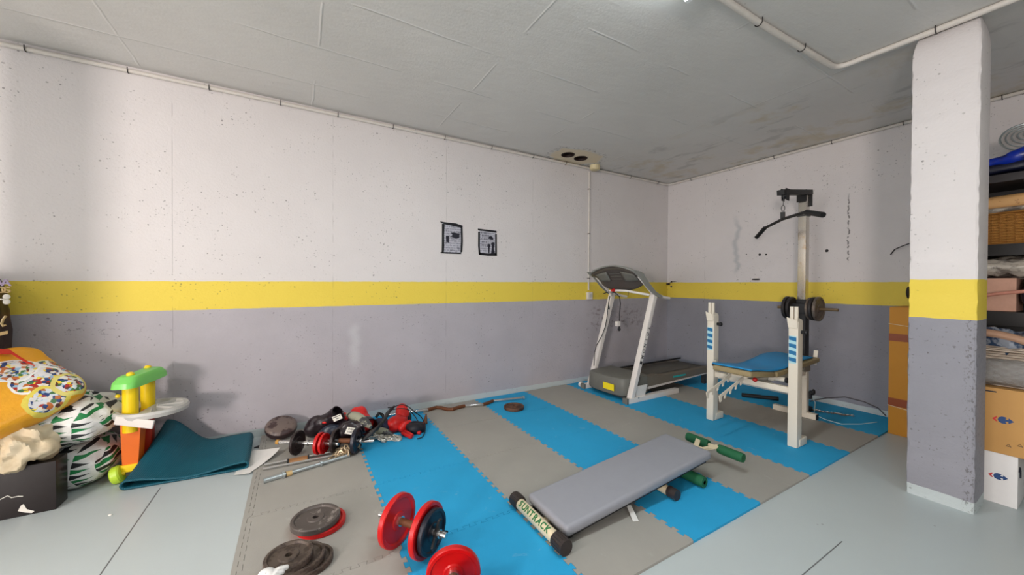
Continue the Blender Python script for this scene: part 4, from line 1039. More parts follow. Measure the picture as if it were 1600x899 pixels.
A = atY(189, 603, 3.07); B = atY(247, 588, 3.39); A.z = .600; B.z = .608; L = (B - A).length; d = (B - A).normalized(); s_ = Vector((d.y, -d.x, 0)).normalized()
b = MB(); rings = []
for (sc1, z, sh) in ((1.0, -.020, 0), (.97, .010, 0), (.80, .040, 0), (.70, .046, 0)):
    ring = []
    for k in range(36):
        a = 2 * pi * k / 36; x = L / 2 + (L / 2 + .012) * sc1 * spow(cos(a), .55); wy = .075 * sc1 * spow(sin(a), .6) * (1 + .08 * cos(2 * a))
        if sin(a) < 0: pass
        if sin(a) > 0: wy *= 1 - .42 * math.exp(-((x - L / 2) / .07) ** 2)
        p = A + d * x - s_ * wy; ring.append(b.bm.verts.new(p + Vector((0, 0, z))))
    rings.append(ring)
for R1, R2 in zip(rings, rings[1:]):
    for k in range(36): b.bm.faces.new((R1[k], R1[(k + 1) % 36], R2[(k + 1) % 36], R2[k]))
b.bm.faces.new(rings[0][::-1]); b.bm.faces.new(rings[-1]); b.build('handle_top', M_tgrn, root, ang=30)
for p in ((fp.x, 3.14), (bp.x, 3.34)): MB().sph(Vector((p[0], p[1], .652)), (.020, .020, .016)).build('knob', M_tylw, root)
# tray ring with compartments
tc = Vector((-.795, 3.195, .415)); TR = .178
b = MB().lathe([(TR - .030, -.018), (TR, -.022), (TR + .004, 0), (TR - .004, .014), (TR - .026, .014), (TR - .030, -.018)], Matrix.Translation(tc), 48)
tr = b.build('tray_rim', M_tgry, root)
b = MB(); P = [tc + Vector((TR * .9 * cos(a), TR * .9 * sin(a), -.016)) for a in [radians(x) for x in range(-115, 96, 10)]] ; b.prism(P, (0, 0, .008)); b.build('tray_floor', M_tgry, tr)
for an in (-80, -35, 10, 55): b = MB(); a = radians(an); b.bar(tc + Vector((.03 * cos(a), .03 * sin(a), .0)), tc + Vector((TR * .88 * cos(a), TR * .88 * sin(a), .0)), .008, .028); b.build('divider', M_tgry, tr)
MB().bar(atY(180, 657, 3.055), atY(240, 664, 3.00), .014, .050, bev=.004).build('front_panel', M_tmw, tr)
# body
b = MB(); y0 = 3.13
def q(px, py, Y): p = atY(px, py, Y); return p
b.prism([(fp.x - .045, y0, .385), (fp.x + .05, y0, .385), (fp.x + .035, y0, .085), (fp.x - .035, y0, .085)], (0, .10, 0)); b.build('front_body', M_tora, root)
b = MB().prism([(fp.x + .015, 3.235, .385), (bp.x + .012, 3.235, .385), (bp.x - .01, 3.235, .06), (fp.x + .0, 3.235, .06)], (0, .12, 0)); b.build('rear_body', M_tred, root)
MB().box((fp.x - .045, 3.12, .055), (fp.x + .045, 3.24, .100), bev=.008).build('foot', M_tylw, root)
wh = MB().lathe([(.012, -.022), (.045, -.022), (.052, -.014), (.052, .014), (.045, .022), (.012, .022), (.012, -.022)], Matrix.Translation((fp.x - .055, 3.125, .0525)) @ rotm('Y', 75) , 30).build('wheel', M_lime, root)
MB().cyl((fp.x - .082, 3.125, .0525), (fp.x - .02, 3.13, .0525), .014).build('hub', M_tylw, wh)
MB().cyl((bp.x - .03, 3.33, .052), (bp.x + .02, 3.33, .052), .051).build('wheel', M_lime, root)
MB().box((bp.x - .05, 3.29, .05), (bp.x + .03, 3.36, .36), bev=.008).build('rear_leg', M_tred, root)

# ---------------------------------------------------------------- folded exercise mat
def tealmat():
    t = NT('teal_mat_foam', .55, 0, .4); P = t.obj(); x, y, z = t.xyz(P)
    t.color(t.mix(t.noise(P, 5, 4), srgb(6, 74, 92), srgb(12, 92, 108)))
    wv = t.math('SINE', t.math('MULTIPLY', t.math('ADD', x, t.math('MULTIPLY', y, -.25)), 620.0)); t.bump(wv, .35, .002); return t.m
def lerp(a, b, t): return a + (b - a) * t
def ztop(u, v):
    zf = .034 + .018 * cos(2 * pi * u); zb = .268 * math.exp(-(u / .30) ** 2 * .9) + .085 - .06 * math.exp(-((u - .46) / .2) ** 2) * .3 - .085 * math.exp(-(u / .3) ** 2)
    return lerp(zf, zb, v ** 1.35)
def matpt(s_, v):
    # s_ 0..1 round the flattened loop: top left->right, fold, bottom right->left, fold
    xl = lerp(-.862, -.768, v); xr = lerp(-.290, -.302, v); y = lerp(2.955, 3.395, v)
    yy = lambda u: y + (.035 * (1 - u) if v < .5 else 0) * (1 - 2 * v) - .02 * u * (1 - v)
    if s_ < .46: u = s_ / .46; return (lerp(xl, xr, u), yy(u), ztop(u, v))
    if s_ < .5:
        k = (s_ - .46) / .04; zt = ztop(1, v); r = (zt - .007) / 2; a = pi / 2 - k * pi; return (xr + min(r, .02) * cos(a), yy(1), .007 + r + r * sin(a))
    if s_ < .96: u = 1 - (s_ - .5) / .46; return (lerp(xl, xr, u), yy(u), .0075)
    k = (s_ - .96) / .04; zt = ztop(0, v); r = (zt - .0075) / 2; a = -pi / 2 - k * pi; return (xl + min(r, .022) * cos(a), yy(0), .0075 + r + r * sin(a))
b = MB(); b.grid(matpt, 150, 24, closed_u=True)
o = b.build('exercise_mat', tealmat(), solid=.0095, ang=80); tag(o, 'dark teal ribbed exercise mat folded over on the floor beside the toy', 'exercise mat')
# white sheet beside it
pts = [(437.6, 699.5, .055), (432, 707, .045), (421, 717, .030), (408, 727, .018), (389.5, 739.6, .016), (365.5, 742.5, .004), (378, 722, .006), (388, 708, .016), (396, 704, .020), (415, 702.5, .035)]
b = MB(); P = [at(x, y, z) for x, y, z in pts]; b.prism(P, (0, 0, -.0015))
bmesh.ops.triangulate(b.bm, faces=[f for f in b.bm.faces if len(f.verts) > 4])
o = b.build('white_sheet', mat('white_sheet', (226, 224, 220), .5, var=.03)); tag(o, 'curled white sheet lying between the teal mat and the metal bars', 'sheet')
c_ = at(405, 698, .003); b = MB()
ring = [c_ + Vector((.018 * cos(a), .018 * sin(a), 0)) for a in [2 * pi * k / 16 for k in range(16)]]; b.tube(ring, .003, 6, closed=True); b.bar(c_ + Vector((.015, 0, 0)), c_ + Vector((.05, .03, 0)), .012, .004); b.bar(c_, c_ + Vector((-.03, -.01, .002)), .014, .004)
tag(b.build('key_ring', M_dk), 'small dark key ring on the floor between the white sheet and the wall', 'keys')
c_ = at(172, 805, .004); b = MB().sph(c_, (.008, .005, .005)); tag(b.build('paper_scrap', M_wht), 'tiny white scrap on the bare floor at the lower left', 'scrap')

# ---------------------------------------------------------------- pile of training gear
M_drum = mat('brown_leather_top', (112, 98, 92), .4, rgb2=(64, 46, 46), thr=(.48, .56), scale=14); M_drs = mat('dark_leather', (44, 28, 30), .45)
c_ = Vector((-.100, 3.385, .098)); Mx = Matrix.Translation(c_) @ rotm('Z', 8) @ rotm('X', 24)
root = thing('leather_pad', (-.1, 3.38, TH), 'round brown leather strike pad leaning at the foot of the wall', 'strike pad')
MB().lathe([(.0005, .026), (.085, .026), (.100, .020), (.108, .008)], Mx, 40).build('face', M_drum, root, ang=60)
MB().lathe([(.108, .008), (.110, -.012), (.104, -.032), (.0005, -.034)], Mx, 40).build('body', M_drs, root, ang=60)
def bar_bell(A, B, lb, plates, grips, r=.0125, m=M_chr2):
    """short bar lying between A and B with plates at px-free distances along it"""
    A = Vector(A); B = Vector(B); root = thing('dumbbell', (A + B) / 2, lb, 'dumbbell')
    d = (B - A).normalized(); MB().cyl(A, B, r, n=18).build('bar', m, root)
    Q = d.to_track_quat('Z', 'Y').to_matrix().to_4x4()
    for s_, R_, t_, m_ in plates:
        plate(R_, t_, Matrix.Translation(A + (B - A) * s_) @ Q, 'weight_plate', m_, root)
    for s0, s1, rr, m_, nm in grips: MB().cyl(A + (B - A) * s0, A + (B - A) * s1, rr, n=18).build(nm, m_, root)
    return root
M_dplate = mat('black_plate', (44, 34, 34), .4, .3)
zb = TH + .083
bar_bell(at(432, 691, zb), at(529, 694, zb), 'dumbbell with a chrome bar, one black and one red plate, in the gear pile',
         [(.34, .082, .020, M_dplate), (.70, .074, .020, M_redp), (.77, .070, .018, M_redp)], [(.49, .52, .020, M_chr2, 'collar'), (0, .045, .016, mat('amber_tip', (190, 140, 60), .4), 'end_cap')])
zb = TH + .088
bar_bell(at(513, 689, zb), at(584, 689, zb), 'dumbbell with black plates and a rusty grip at the right of the gear pile',
         [(.16, .080, .022, M_dplate), (.62, .088, .026, M_blk)], [(.24, .56, .017, M_rust, 'grip'), (.70, .74, .021, M_chr2, 'collar')])
# bars
A = at(411, 732.5, TH + .012); B = at(470, 720, TH + .012); C_ = at(523, 709, TH + .016)
root = thing('hand_bar', A, 'pair of chrome tubes joined by a brown grip, beside the white sheet', 'bar')
MB().cyl(at(411, 733.5, TH + .011), at(521, 712, TH + .014), .0085, n=14).build('tube', M_chr2, root)
MB().cyl(at(413, 727, TH + .011), at(519, 706.5, TH + .014), .0085, n=14).build('tube', M_chr2, root)
b = MB().bar(at(450.5, 722.5, TH + .014), at(481.5, 716.3, TH + .015), .052, .026, bev=.009); b.build('grip', mat('brown_cork', (158, 112, 70), .7, bump=.2), root)
for x, y in ((450, 722.6), (482, 716.2)): MB().bar(at(x - 1, y + .2, TH + .015), at(x + 1, y - .2, TH + .015), .058, .029, bev=.008).build('grip_ring', M_rubber, root)
M_galv = mat('galvanised_steel', (176, 184, 186), .35, .75, bump=.1)
root = thing('threaded_bar', at(412, 752), 'dull galvanised bar with a collar, the bar nearest the camera', 'bar')
MB().cyl(at(412, 752, TH + .014), at(546, 711.5, TH + .014), .0115, n=16).build('bar', M_galv, root)
MB().cyl(at(412, 752, TH + .014), at(441, 743.4, TH + .014), .0150, n=16).build('sleeve', M_galv, root)
MB().cyl(at(441, 743.4, TH + .016), at(445, 742.2, TH + .016), .021, n=16).build('collar', M_galv, root)
MB().cyl(at(447, 741.6, TH + .0155), at(456, 738.8, TH + .0155), .0155, n=16).build('brass_sticker', M_gold, root)
MB().cyl(at(500, 725.2, TH + .016), at(503, 724.3, TH + .016), .020, n=16).build('collar', M_galv, root)
# curl bar
root = thing('curl_bar', at(720, 636), 'wavy curl bar with rusty grips and chrome ends along the foot of the long wall', 'barbell')
zc = TH + .015
cp = [(600, 650), (640, 644.5), (668, 641.2), (675, 639.0), (682, 637.0), (690, 637.6), (699, 640.0), (707, 640.0), (716, 637.0), (726, 634.6), (742, 633.2), (754, 632.6), (762, 630.2), (770, 626.8), (778, 626.2), (800, 624.0), (819, 621.8)]
P = [at(x, y, zc) for x, y in cp]
MB().tube(P, .0145, 12).build('bar', M_chr2, root)
MB().tube(P[2:10], .0165, 12).build('grip', M_rust, root); MB().tube(P[11:14], .0165, 12).build('grip', M_rust, root)
MB().tube([P[-1], P[-1].lerp(P[-2], .1)], .019, 14).build('end_cap', M_galv, root)

def remesh(o, v=.006, sm=4):
    md = o.modifiers.new('r', 'REMESH'); md.mode = 'VOXEL'; md.voxel_size = v; md.use_smooth_shade = True
    md = o.modifiers.new('s', 'SMOOTH'); md.iterations = sm; md.factor = .6
M_gblk = mat('black_leather', (34, 24, 30), .28, var=.2); M_gred = mat('red_leather', (214, 30, 26), .42, var=.08); M_gnavy = mat('navy_leather', (26, 34, 52), .3)
def glove(name, lb, cat, fist, wrist, r, m, mc, thumb=(0, 0, 1), up=(0, 0, 1), group=None, cuff_len=.06, label_txt=None):
    """boxing glove: padded fist, thumb along the side, flared cuff"""
    F = Vector(fist); W = Vector(wrist); d = (F - W).normalized(); L = (F - W).length; th = Vector(thumb); th = (th - d * th.dot(d)).normalized(); n2 = d.cross(th)
    root = thing(name, (F + W) / 2, lb, cat, group)
    Mx = Matrix((d, th, n2)).transposed().to_4x4()
    b = MB(); b.sph(F, (r * 1.18, r * 1.0, r * .85), Mx, 20); b.sph(F - d * r * .8 - n2 * r * .1, (r * 1.0, r * .92, r * .75), Mx, 20); b.sph(F + d * r * .35 - n2 * r * .35, (r * .8, r * .85, r * .6), Mx, 20)
    b.sph(F - d * r * .35 + th * r * .78, (r * .85, r * .38, r * .42), Mx, 16)
    b.cyl(F - d * r * .8, W + d * cuff_len * .6, r * .80, r * .74, 20)
    bo = b.build('fist', m, root); remesh(bo, .007, 6)
    c = MB().lathe([(r * .78, 0), (r * .84, cuff_len * .5), (r * .94, cuff_len), (r * .86, cuff_len), (r * .70, cuff_len * .3), (r * .78, 0)], Matrix.Translation(W + d * cuff_len) @ (-d).to_track_quat('Z', 'Y').to_matrix().to_4x4(), 26)
    cu = c.build('cuff', mc, root, ang=50)
    MB().lathe([(r * .80, cuff_len * .35), (r * .875, cuff_len * .35), (r * .905, cuff_len * .75), (r * .84, cuff_len * .75), (r * .80, cuff_len * .35)], Matrix.Translation(W + d * cuff_len) @ (-d).to_track_quat('Z', 'Y').to_matrix().to_4x4(), 26).build('strap', mc, cu)
    return root, d, th
def patchlabel(root, px, py, z, w_, h_, ang, toward, lines):
    p = at(px, py, z); p = p + (CAM - p).normalized() * .078; nz_ = (CAM - p).normalized(); nz_ = (nz_ * .5 + Vector((0, 0, 1)) * .5 + Vector(toward)).normalized()
    x = Vector((0, 0, 1)).cross(nz_).normalized(); y = nz_.cross(x); x2 = x * cos(ang) + y * sin(ang); y2_ = nz_.cross(x2)
    M = frame_M(p, x2, y2_); b = MB(); b.box((-w_ / 2, -h_ / 2, -.004), (w_ / 2, h_ / 2, .0), M, bev=.001); lo = b.build('label_patch', M_wht, root)
    for k, (s_, sz) in enumerate(lines):
        b = MB(); text_mb(b, s_, sz, M @ Matrix.Translation((0, h_ * (.22 - .42 * k), .0006)), .0004); b.build('logo_text', M_blk, lo)
g1, d, th = glove('boxing_glove', 'black boxing glove with white label resting on top of the gear pile, its cuff highest', 'boxing glove', at(494, 667, .11), at(529, 648, .21), .074, M_gblk, M_gblk, (0, -.4, 1))
patchlabel(g1, 527, 653, .19, .062, .045, .35, (0, 0, 0), (('EVERLAST', .013), ('PRO', .011)))
g2, d, th = glove('boxing_glove', 'glossy black boxing glove with red trim lying below the first one', 'boxing glove', at(513, 679, .085), at(545, 668, .12), .066, M_gnavy, M_gblk, (-.2, -.3, 1))
MB().sph(at(510, 660, .165), (.030, .012, .010)).build('red_trim', M_gred, g2)
g3, d, th = glove('boxing_glove', 'black boxing glove with white label lying above the rusty-gripped dumbbell', 'boxing glove', at(541, 674, .13), at(568, 664, .16), .064, M_gblk, M_gblk, (0, -.3, 1))
patchlabel(g3, 547.5, 673.5, .13, .062, .055, -.35, (0, 0, 0), (('EVER', .017), ('LAST', .017)))
g4, d, th = glove('boxing_glove', 'red boxing glove with a black cuff leaning against the wall', 'boxing glove', at(562, 650, .13), at(577, 668, .10), .074, M_gred, M_gblk, (.2, 0, 1), cuff_len=.075)
g5, d, th = glove('boxing_glove', 'small red glove wedged between two black gloves', 'boxing glove', at(537, 652, .14), at(550, 660, .10), .036, M_gred, M_gblk, (0, 0, 1), cuff_len=.04)
g6, d, th = glove('boxing_glove', 'bright red glove standing upright at the right end of the gear pile', 'boxing glove', at(628, 643, .12), at(628, 662, .05), .054, M_gred, M_gred, (1, 0, .2), cuff_len=.04)
g7, d, th = glove('boxing_glove', 'red glove lying open on the blue mat in front of the upright one', 'boxing glove', at(617, 662, .07), at(632, 652, .06), .070, M_gred, M_gblk, (.6, -.5, .3), cuff_len=.05)
g8, d, th = glove('boxing_glove', 'small rounded red glove in front of the other red gloves', 'boxing glove', at(630, 667, .05), at(641, 664, .05), .044, M_gred, M_gred, (0, -.5, 1), cuff_len=.03)
# shin guards, grey-olive
M_olive = mat('grey_olive_plastic', (150, 150, 130), .35, rgb2=(58, 58, 60), thr=(.5, .56), scale=16)
def guard(A, B, r, lb):
    A = Vector(A); B = Vector(B); b = MB(); n_ = 14
    b.tube([A.lerp(B, k / n_) + Vector((0, 0, .02 * sin(k / n_ * pi))) for k in range(n_ + 1)], r, 16, rf=lambda t_: max(.18, sin(pi * (t_ * .92 + .04)) ** .55))
    tag(b.build('shin_guard', M_olive, ang=60), lb, 'shin guard')
guard(at(542, 648, .20), at(580, 668, .17), .036, 'dark shin guard with a grey stripe lying across the top of the gear pile')
guard(at(577, 676, .05), at(614, 680, .045), .028, 'grey pointed shin guard on the floor above the chain')
# dark bag, straps, rope
M_navyc = mat('navy_cloth', (22, 30, 62), .6, bump=.4, scale=9)
o = pillow(at(592, 668, .05), (.11, .07, .05), rotm('Z', -20).to_3x3(), .8, .8, .03, 31, n=40).build('cloth_bag', M_navyc, ang=80); tag(o, 'dark navy cloth bag crumpled in the middle of the gear pile', 'bag')
o = pillow(at(650, 667, .05), (.075, .065, .048), I3, .8, .8, .03, 37, n=40).build('cloth_bag', mat('black_cloth', (20, 20, 30), .6, bump=.4, scale=9), ang=80); tag(o, 'small black cloth pouch behind the red skipping rope handles', 'bag')
b = MB(); P = [at(560, 690, .06), at(572, 684, .13), at(584, 674, .17), at(595, 664, .19), at(603, 652, .20), at(607, 643, .20), at(613, 639, .19)]
for o_ in (0, .014, -.012): b.tube([p + Vector((o_, 0, o_)) for p in P], .010, 8)
b.tube([at(588, 652, .17), at(592, 646, .20), at(597, 648, .18), at(602, 656, .15)], .012, 8)
tag(b.build('black_strap', M_rubber), 'bundle of black straps lying diagonally between black and red gloves', 'strap')
root = thing('skipping_rope', at(640, 672), 'thin black skipping rope with red handles looped over the red gloves', 'skipping rope')
P = [at(606, 637.5, .20), at(617, 635.5, .20), at(628, 632.5, .21), at(638, 636, .20), at(648, 644, .16), at(658, 652, .10), at(664, 664, .04), at(664, 674, .02), at(660, 683, .02), at(652, 686, .02)]
def smoothP(P, n=6):
    out = []
    for i in range(len(P) - 1):
        p0 = P[max(i - 1, 0)]; p1 = P[i]; p2 = P[i + 1]; p3 = P[min(i + 2, len(P) - 1)]
        for k in range(n):
            t_ = k / n; out.append(.5 * ((2 * p1) + (p2 - p0) * t_ + (2 * p0 - 5 * p1 + 4 * p2 - p3) * t_ ** 2 + (3 * p1 - p0 - 3 * p2 + p3) * t_ ** 3))
    return out + [P[-1]]
MB().tube(smoothP(P), .0042, 7).build('rope', M_rubber, root)
P = [at(607, 642, .19), at(622, 639, .19), at(636, 640, .18), at(646, 648, .13), at(654, 660, .07)]
MB().tube(smoothP(P), .0038, 7).build('rope', M_rubber, root)
P = [at(640, 671, .03), at(650, 669, .03), at(657, 667, .03)]; MB().tube(smoothP(P), .004, 7).build('rope', mat('blue_cord', (60, 110, 170), .5), root)
for a_, c2 in ((at(632, 674, .035), at(645, 681.5, .030)), (at(644, 673, .03), at(657, 677, .028)), (at(661, 662, .035), at(661.5, 668, .03)), (at(628, 677, .03), at(643, 683.5, .028))):
    MB().tube([a_, a_.lerp(c2, .1), a_.lerp(c2, .9), c2], .015, 12, rf=lambda t_: 1 if .05 < t_ < .95 else .7).build('handle', M_red, root)
c_ = at(662, 655, .02); o = MB().cyl(at(664, 662, .02), at(666, 647, .09), .022, .005, 14).build('brown_cone', M_rust); tag(o, 'small brown pointed cap beside the rope at the mat corner', 'cap')
# chains
def chain_pile(cx, cy, rx, ry, n, lb, m, L=.030, W=.020, r=.0032, seed=1, extra=()):
    rnd = random.Random(seed); b = MB(); c0 = at(cx, cy, 0)
    e1 = (at(cx + 10, cy, 0) - at(cx - 10, cy, 0)).normalized(); e2 = Vector((-e1.y, e1.x, 0))
    pts = []
    ph = rnd.random() * 6
    for k in range(n):
        t_ = k / n * 6.5 * pi
        pts.append(c0 + e1 * (rx * cos(t_ * .61 + ph) * (.55 + .45 * sin(t_ * .23))) + e2 * (ry * sin(t_ + ph) * (.6 + .4 * cos(t_ * .31))) + Vector((0, 0, TH + .006 + .030 * abs(sin(t_ * .37)) * rnd.uniform(.6, 1))))
    for k in range(n - 1):
        chain_link(b, (pts[k] + pts[k + 1]) / 2, pts[k + 1] - pts[k], Vector((rnd.uniform(-1, 1), rnd.uniform(-1, 1), 1)), L, W, r, k % 2)
    for A_, B_ in extra:
        k_ = max(2, int((B_ - A_).length / (L * .75)))
        for k in range(k_): chain_link(b, A_.lerp(B_, (k + .5) / k_), B_ - A_, Vector((.3, .2, 1)), L, W, r, k % 2)
    tag(b.build('chain', m), lb, 'chain')
M_ch = mat('grey_chain_steel', (190, 188, 180), .35, .6); M_chb = mat('bronze_chain_steel', (196, 176, 146), .4, .6)
chain_pile(600, 691, .125, .060, 130, 'heap of grey steel chain on the edge of the blue mat', M_ch, L=.034, W=.023, r=.004, seed=3)
chain_pile(540, 712, .075, .06, 48, 'short bronze-coloured chain hanging over the ends of the steel bars', M_chb, L=.044, W=.032, r=.0052, seed=5,
           extra=((at(543, 712, .03), at(541, 696, .08)), (at(512, 722, .02), at(530, 706, .04))))

# ---------------------------------------------------------------- right side: carton, boxes, shelving
M_card = mat('cardboard', (196, 148, 84), .7, var=.06, scale=6); M_cardo = mat('orange_cardboard', (204, 138, 38), .6, var=.05, scale=6); M_tapeb = mat('brown_tape', (150, 70, 28), .35)
root = thing('tall_carton', (4.45, .8, 0), 'tall orange-brown carton with brown tape bands standing behind the pillar', 'carton')
bo = MB().box((4.24, .52, .0005), (4.62, 1.045, 1.050), bev=.003).build('box', M_cardo, root)
for z0, z1 in ((.770, .830), (.235, .300)): MB().box((4.2385, .5185, z0), (4.6215, 1.0465, z1)).build('tape_band', M_tapeb, root)
for zz in (.900, .225): MB().tube([(4.237, 1.048, zz + .012), (4.237, .517, zz - .055)], .0025, 6).build('string', M_cream, root)
M_wbox = mat('white_box', (228, 226, 224), .55, var=.03); M_lred = mat('logo_red', (204, 34, 40), .5, var=.02); M_lblu = mat('logo_blue', (22, 66, 122), .5, var=.02)
def logo(parent, X, cy_, cz_, s):
    """two arrows: red one pointing left, blue rounded one pointing right"""
    def pt(u, v): return (X, cy_ - u * s, cz_ + v * s)
    b = MB(); b.prism([pt(-1.05, 0), pt(-.62, .42), pt(-.50, .36), pt(-.70, 0), pt(-.50, -.36), pt(-.62, -.42)], (-.0008, 0, 0)); b.build('logo_arrow', M_lred, parent)
    P = [pt(1.15, 0), pt(.62, -.46), pt(.60, -.16), pt(.40, -.16), pt(.30, -.30), pt(.46, -.42), pt(.30, -.56), pt(-.05, -.56), pt(-.36, -.36), pt(-.46, 0), pt(-.36, .36), pt(-.05, .56), pt(.30, .56), pt(.46, .42), pt(.30, .30), pt(.40, .16), pt(.60, .16), pt(.62, .46)]
    b = MB(); b.prism(P, (-.0008, 0, 0)); b.build('logo_arrow', M_lblu, parent)
root = thing('white_box', (3.57, .5, 0), 'white shop box with blue and red arrow logo on the floor behind the pillar', 'box')
MB().box((3.402, .325, .0005), (3.76, .715, .286), bev=.003).build('box', M_wbox, root)
p = atX(1560, 745, 3.4015); logo(root, 3.4015, p.y + .003, p.z, .031)
MB().tube([(3.43, .3245, .20), (3.445, .3245, .22), (3.46, .3245, .20), (3.46, .3245, .16)], .006, 6).build('printed_mark', M_blk, root)
root = thing('cardboard_box', (3.57, .48, .29), 'brown cardboard shop box with arrow logo stacked on the white box', 'box')
MB().box((3.395, .235, .2875), (3.77, .725, .650), bev=.003).build('box', M_card, root)
p = atX(1568, 657, 3.3945); logo(root, 3.3945, p.y + .004, p.z, .034)
b = MB().box((3.3935, .40, .625), (3.3955, .445, .632)); b.build('hand_slot', M_blk, root)
for py in (1576, 1594):
    p = atX(py, 697, 3.3940); b = MB()
    for k in range(3):
        a0 = radians(90 + 120 * k); a1 = radians(90 + 120 * (k + 1)); b.bar(p + Vector((0, .011 * cos(a0), .011 * sin(a0))) * .92, p + Vector((0, .011 * cos(a1), .011 * sin(a1))) * .8, .0012, .004, up=(1, 0, 0))
    b.build('recycling_symbol', M_dk, root)
# wicker baskets
def wicker(name, rgb, rgb2, nx=60, nz=120):
    t = NT(name, .6, 0, .3); P = t.obj(); x, y, z = t.xyz(P)
    h_ = t.math('ADD', x, y)
    a_ = t.math('SINE', t.math('MULTIPLY', h_, nx)); row = t.math('FRACT', t.math('MULTIPLY', t.math('FLOOR', t.math('MULTIPLY', z, nz)), .5)); s_ = t.math('MULTIPLY_ADD', row, -4.0, 1.0)
    w_ = t.math('ADD', t.math('MULTIPLY', a_, s_), t.math('SINE', t.math('MULTIPLY', z, nz * 2 * pi)))
    t.color(t.mix(t.math('MULTIPLY_ADD', w_, .25, .5), srgb(*rgb2), srgb(*rgb))); t.bump(w_, .9, .006); return t.m
def basket(name, lb, x0, x1, y0, y1, z0, z1, m, flare=.03, rim=.014, stakes=True):
    root = thing(name, ((x0 + x1) / 2, (y0 + y1) / 2, z0), lb, 'basket')
    b = MB(); rings = []
    def ring(e, z, n=48):
        out = []
        for k in range(n):
            a = 2 * pi * k / n; out.append(((x0 + x1) / 2 + ((x1 - x0) / 2 + e) * spow(cos(a), .35), (y0 + y1) / 2 + ((y1 - y0) / 2 + e) * spow(sin(a), .35), z))
        return out
    for e, z in ((-flare, z0), (-flare * .6, lerp(z0, z1, .3)), (-.004, z1), (-.016, z1), (-flare - .012, z0 + .01)):
        rings.append([b.bm.verts.new(p) for p in ring(e, z)])
    for A_, B_ in zip(rings, rings[1:]):
        for k in range(48): b.bm.faces.new((A_[k], A_[(k + 1) % 48], B_[(k + 1) % 48], B_[k]))
    b.bm.faces.new(rings[0][::-1]); b.bm.faces.new(rings[-1]); b.build('woven_body', m, root)
    b = MB().tube(ring(0, z1), rim, 8, closed=True); b.build('rim', m, root)
    if stakes:
        b = MB(); n = 26
        for k in range(n):
            yy = lerp(y0 + .03, y1 - .03, k / (n - 1)); b.cyl((x0 + flare * .9, yy, z0 + .01), (x0 + .002, yy, z1), .005, n=6)
        b.build('stakes', m, root)
    return root
M_wick = wicker('orange_wicker', (236, 172, 92), (172, 108, 46)); M_wickw = wicker('white_wicker', (222, 206, 188), (170, 150, 132), 90, 70)
SX = 3.80
root = thing('storage_shelves', (4.0, 0, 0), 'black open storage shelves behind the pillar at the right edge', 'shelves')
M_shelf = mat('black_shelf', (12, 10, 11), .5, var=.15)
for z0, z1, m_ in ((1.875, 1.925, mat('dark_grey_shelf', (44, 40, 42), .5)), (1.415, 1.488, M_shelf), (.975, 1.065, M_shelf), (.50, .55, M_shelf), (.08, .12, M_shelf)):
    MB().box((SX, -.95, z0), (4.19, .735, z1), bev=.003).build('shelf_board', m_, root)
for x in (SX - .002, 4.16):
    for y in (.70, -.95): MB().box((x, y, .0005), (x + .035, y + .04, 1.93)).build('post', M_shelf, root)
MB().box((4.196, -.95, .05), (4.202, .735, 1.90)).build('back_panel', M_shelf, root)
basket('wicker_basket', 'orange-brown wicker basket on the upper shelf behind the pillar', SX + .03, 4.13, -.15, .66, 1.489, 1.690, M_wick, .01, .012)
M_plast = NT('clear_plastic_wrap', .12, 0, .6); M_plast.color(srgb(225, 228, 230)); M_plast.b.inputs['Transmission Weight'].default_value = .75; M_plast.b.inputs['IOR'].default_value = 1.25
M_plast.bump(M_plast.noise(M_plast.obj(), 22, 5, .6), 1.0, .03); M_plast = M_plast.m
M_plast2 = mat('milky_plastic', (190, 182, 170), .25, rgb2=(120, 112, 104), thr=(.45, .62), scale=14, bump=.8)
o = pillow((4.0, .27, 1.762), (.175, .40, .050), rotm('X', -3).to_3x3(), .3, .4, .010, 41, n=48).build('tan_package', mat('tan_package', (206, 160, 104), .6, rgb2=(168, 120, 70), thr=(.6, .68), scale=30), ang=60); tag(o, 'flat tan package on top of the orange wicker basket', 'package')
o = pillow((3.985, .27, 1.712), (.195, .41, .016), rotm('X', -3).to_3x3(), .4, .6, .014, 43, n=60, fr=14).build('plastic_wrap', M_plast2, ang=40); tag(o, 'crinkled clear plastic between the tan package and the wicker basket', 'plastic wrap')
M_navyb = mat('navy_bag', (16, 20, 44), .35, bump=.5, scale=8); M_blueb = mat('blue_plastic_bag', (8, 44, 160), .28, rgb2=(6, 20, 80), thr=(.45, .6), scale=7, bump=.6)
o = pillow((4.02, .27, 1.972), (.20, .42, .050), I3, .4, .5, .02, 51, n=48).build('navy_bag', M_navyb, ang=80); tag(o, 'dark navy bag lying on the top shelf under the blue bag', 'bag')
o = pillow((4.0, .24, 2.050), (.18, .40, .042), rotm('X', -7).to_3x3(), .5, .6, .03, 55, n=64, fr=8).build('blue_bag', M_blueb, ang=80); tag(o, 'shiny blue plastic bag on the very top of the shelves', 'bag')
root = thing('wire_fan_guard', (3.95, .28, 2.08), 'round grey wire guard lying on top of the blue bag at the right edge', 'fan guard')
c_ = atX(1606, 213, 3.9); 
for k in range(5):
    rr = .105 - k * .022; b = MB(); Mx = rotm('Z', 12) @ rotm('Y', -62)
    b.tube([c_ + Mx.to_3x3() @ Vector((rr * cos(a), rr * sin(a), .006 * k)) for a in [2 * pi * j / 30 for j in range(30)]], .0035 if k else .006, 6, closed=True); b.build('wire_ring', M_galv, root)
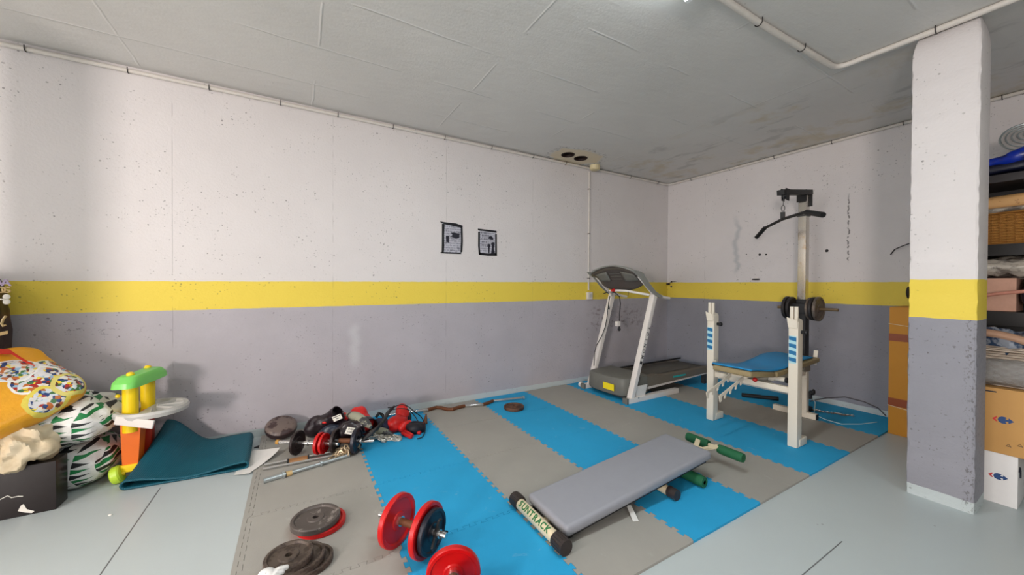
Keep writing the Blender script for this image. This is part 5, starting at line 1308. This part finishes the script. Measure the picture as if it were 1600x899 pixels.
MB().cyl(c_ + Mx.to_3x3() @ Vector((0, 0, -.012)), c_ + Mx.to_3x3() @ Vector((0, 0, .0)), .098, n=32).build('back_plate', mat('grey_plate', (168, 164, 162), .5), root)
# middle shelf contents
root = thing('pink_box', (4.0, .3, 1.066), 'pinkish cardboard box on the middle shelf behind the pillar', 'box')
MB().box((SX + .05, .385, 1.066), (4.12, .62, 1.275), Matrix(), .003).build('box', mat('pink_cardboard', (206, 160, 138), .7), root)
o = pillow((3.98, .25, 1.345), (.17, .42, .062), I3, .5, .7, .035, 61, n=64, fr=10).build('plastic_bundle', M_plast2, ang=50); tag(o, 'bundle in crinkled translucent plastic under the wicker shelf', 'bundle')
b = MB().tube([atX(1535, 463, SX - .012), atX(1560, 459, SX - .012), atX(1600, 455.5, SX - .014), atX(1660, 450, SX - .014)], .011, 10); tag(b.build('pink_rod', mat('pink_wood', (204, 138, 118), .5)), 'thin pink wooden rod lying across the front of the middle shelf', 'rod')
o = pillow((3.93, .19, 1.17), (.12, .18, .10), I3, .7, .7, .03, 67, n=48).build('black_bag', mat('blue_black_bag', (26, 28, 46), .25, bump=.5, scale=9), ang=80); tag(o, 'shiny blue-black bag beside the pinkish box on the middle shelf', 'bag')
# wrapped white basket on the cardboard box
bk = basket('white_wicker_basket', 'white wicker basket wrapped in clear plastic on the cardboard box', 3.45, 3.77, .20, .71, .652, .865, M_wickw, .02, .016, False)
b = MB(); b.tube([(3.455, .71 - .51 * k / 20, .87 + .085 * sin(pi * (k / 20) ** .9)) for k in range(21)], .022, 10); b.build('arched_handle', mat('tan_wicker_handle', (176, 138, 112), .6, bump=.6), bk)
o = pillow((3.61, .455, .885), (.165, .25, .075), I3, .6, .7, .035, 71, n=72, fr=12).build('cloth_content', mat('grey_blue_plastic', (140, 146, 156), .25, rgb2=(48, 66, 92), thr=(.46, .56), scale=14, bump=.8), bk)
o.location = o.location
o = pillow((3.605, .455, .735), (.196, .27, .080), I3, .35, .35, .012, 77, n=72, fr=16).build('clear_wrap', M_plast, bk)
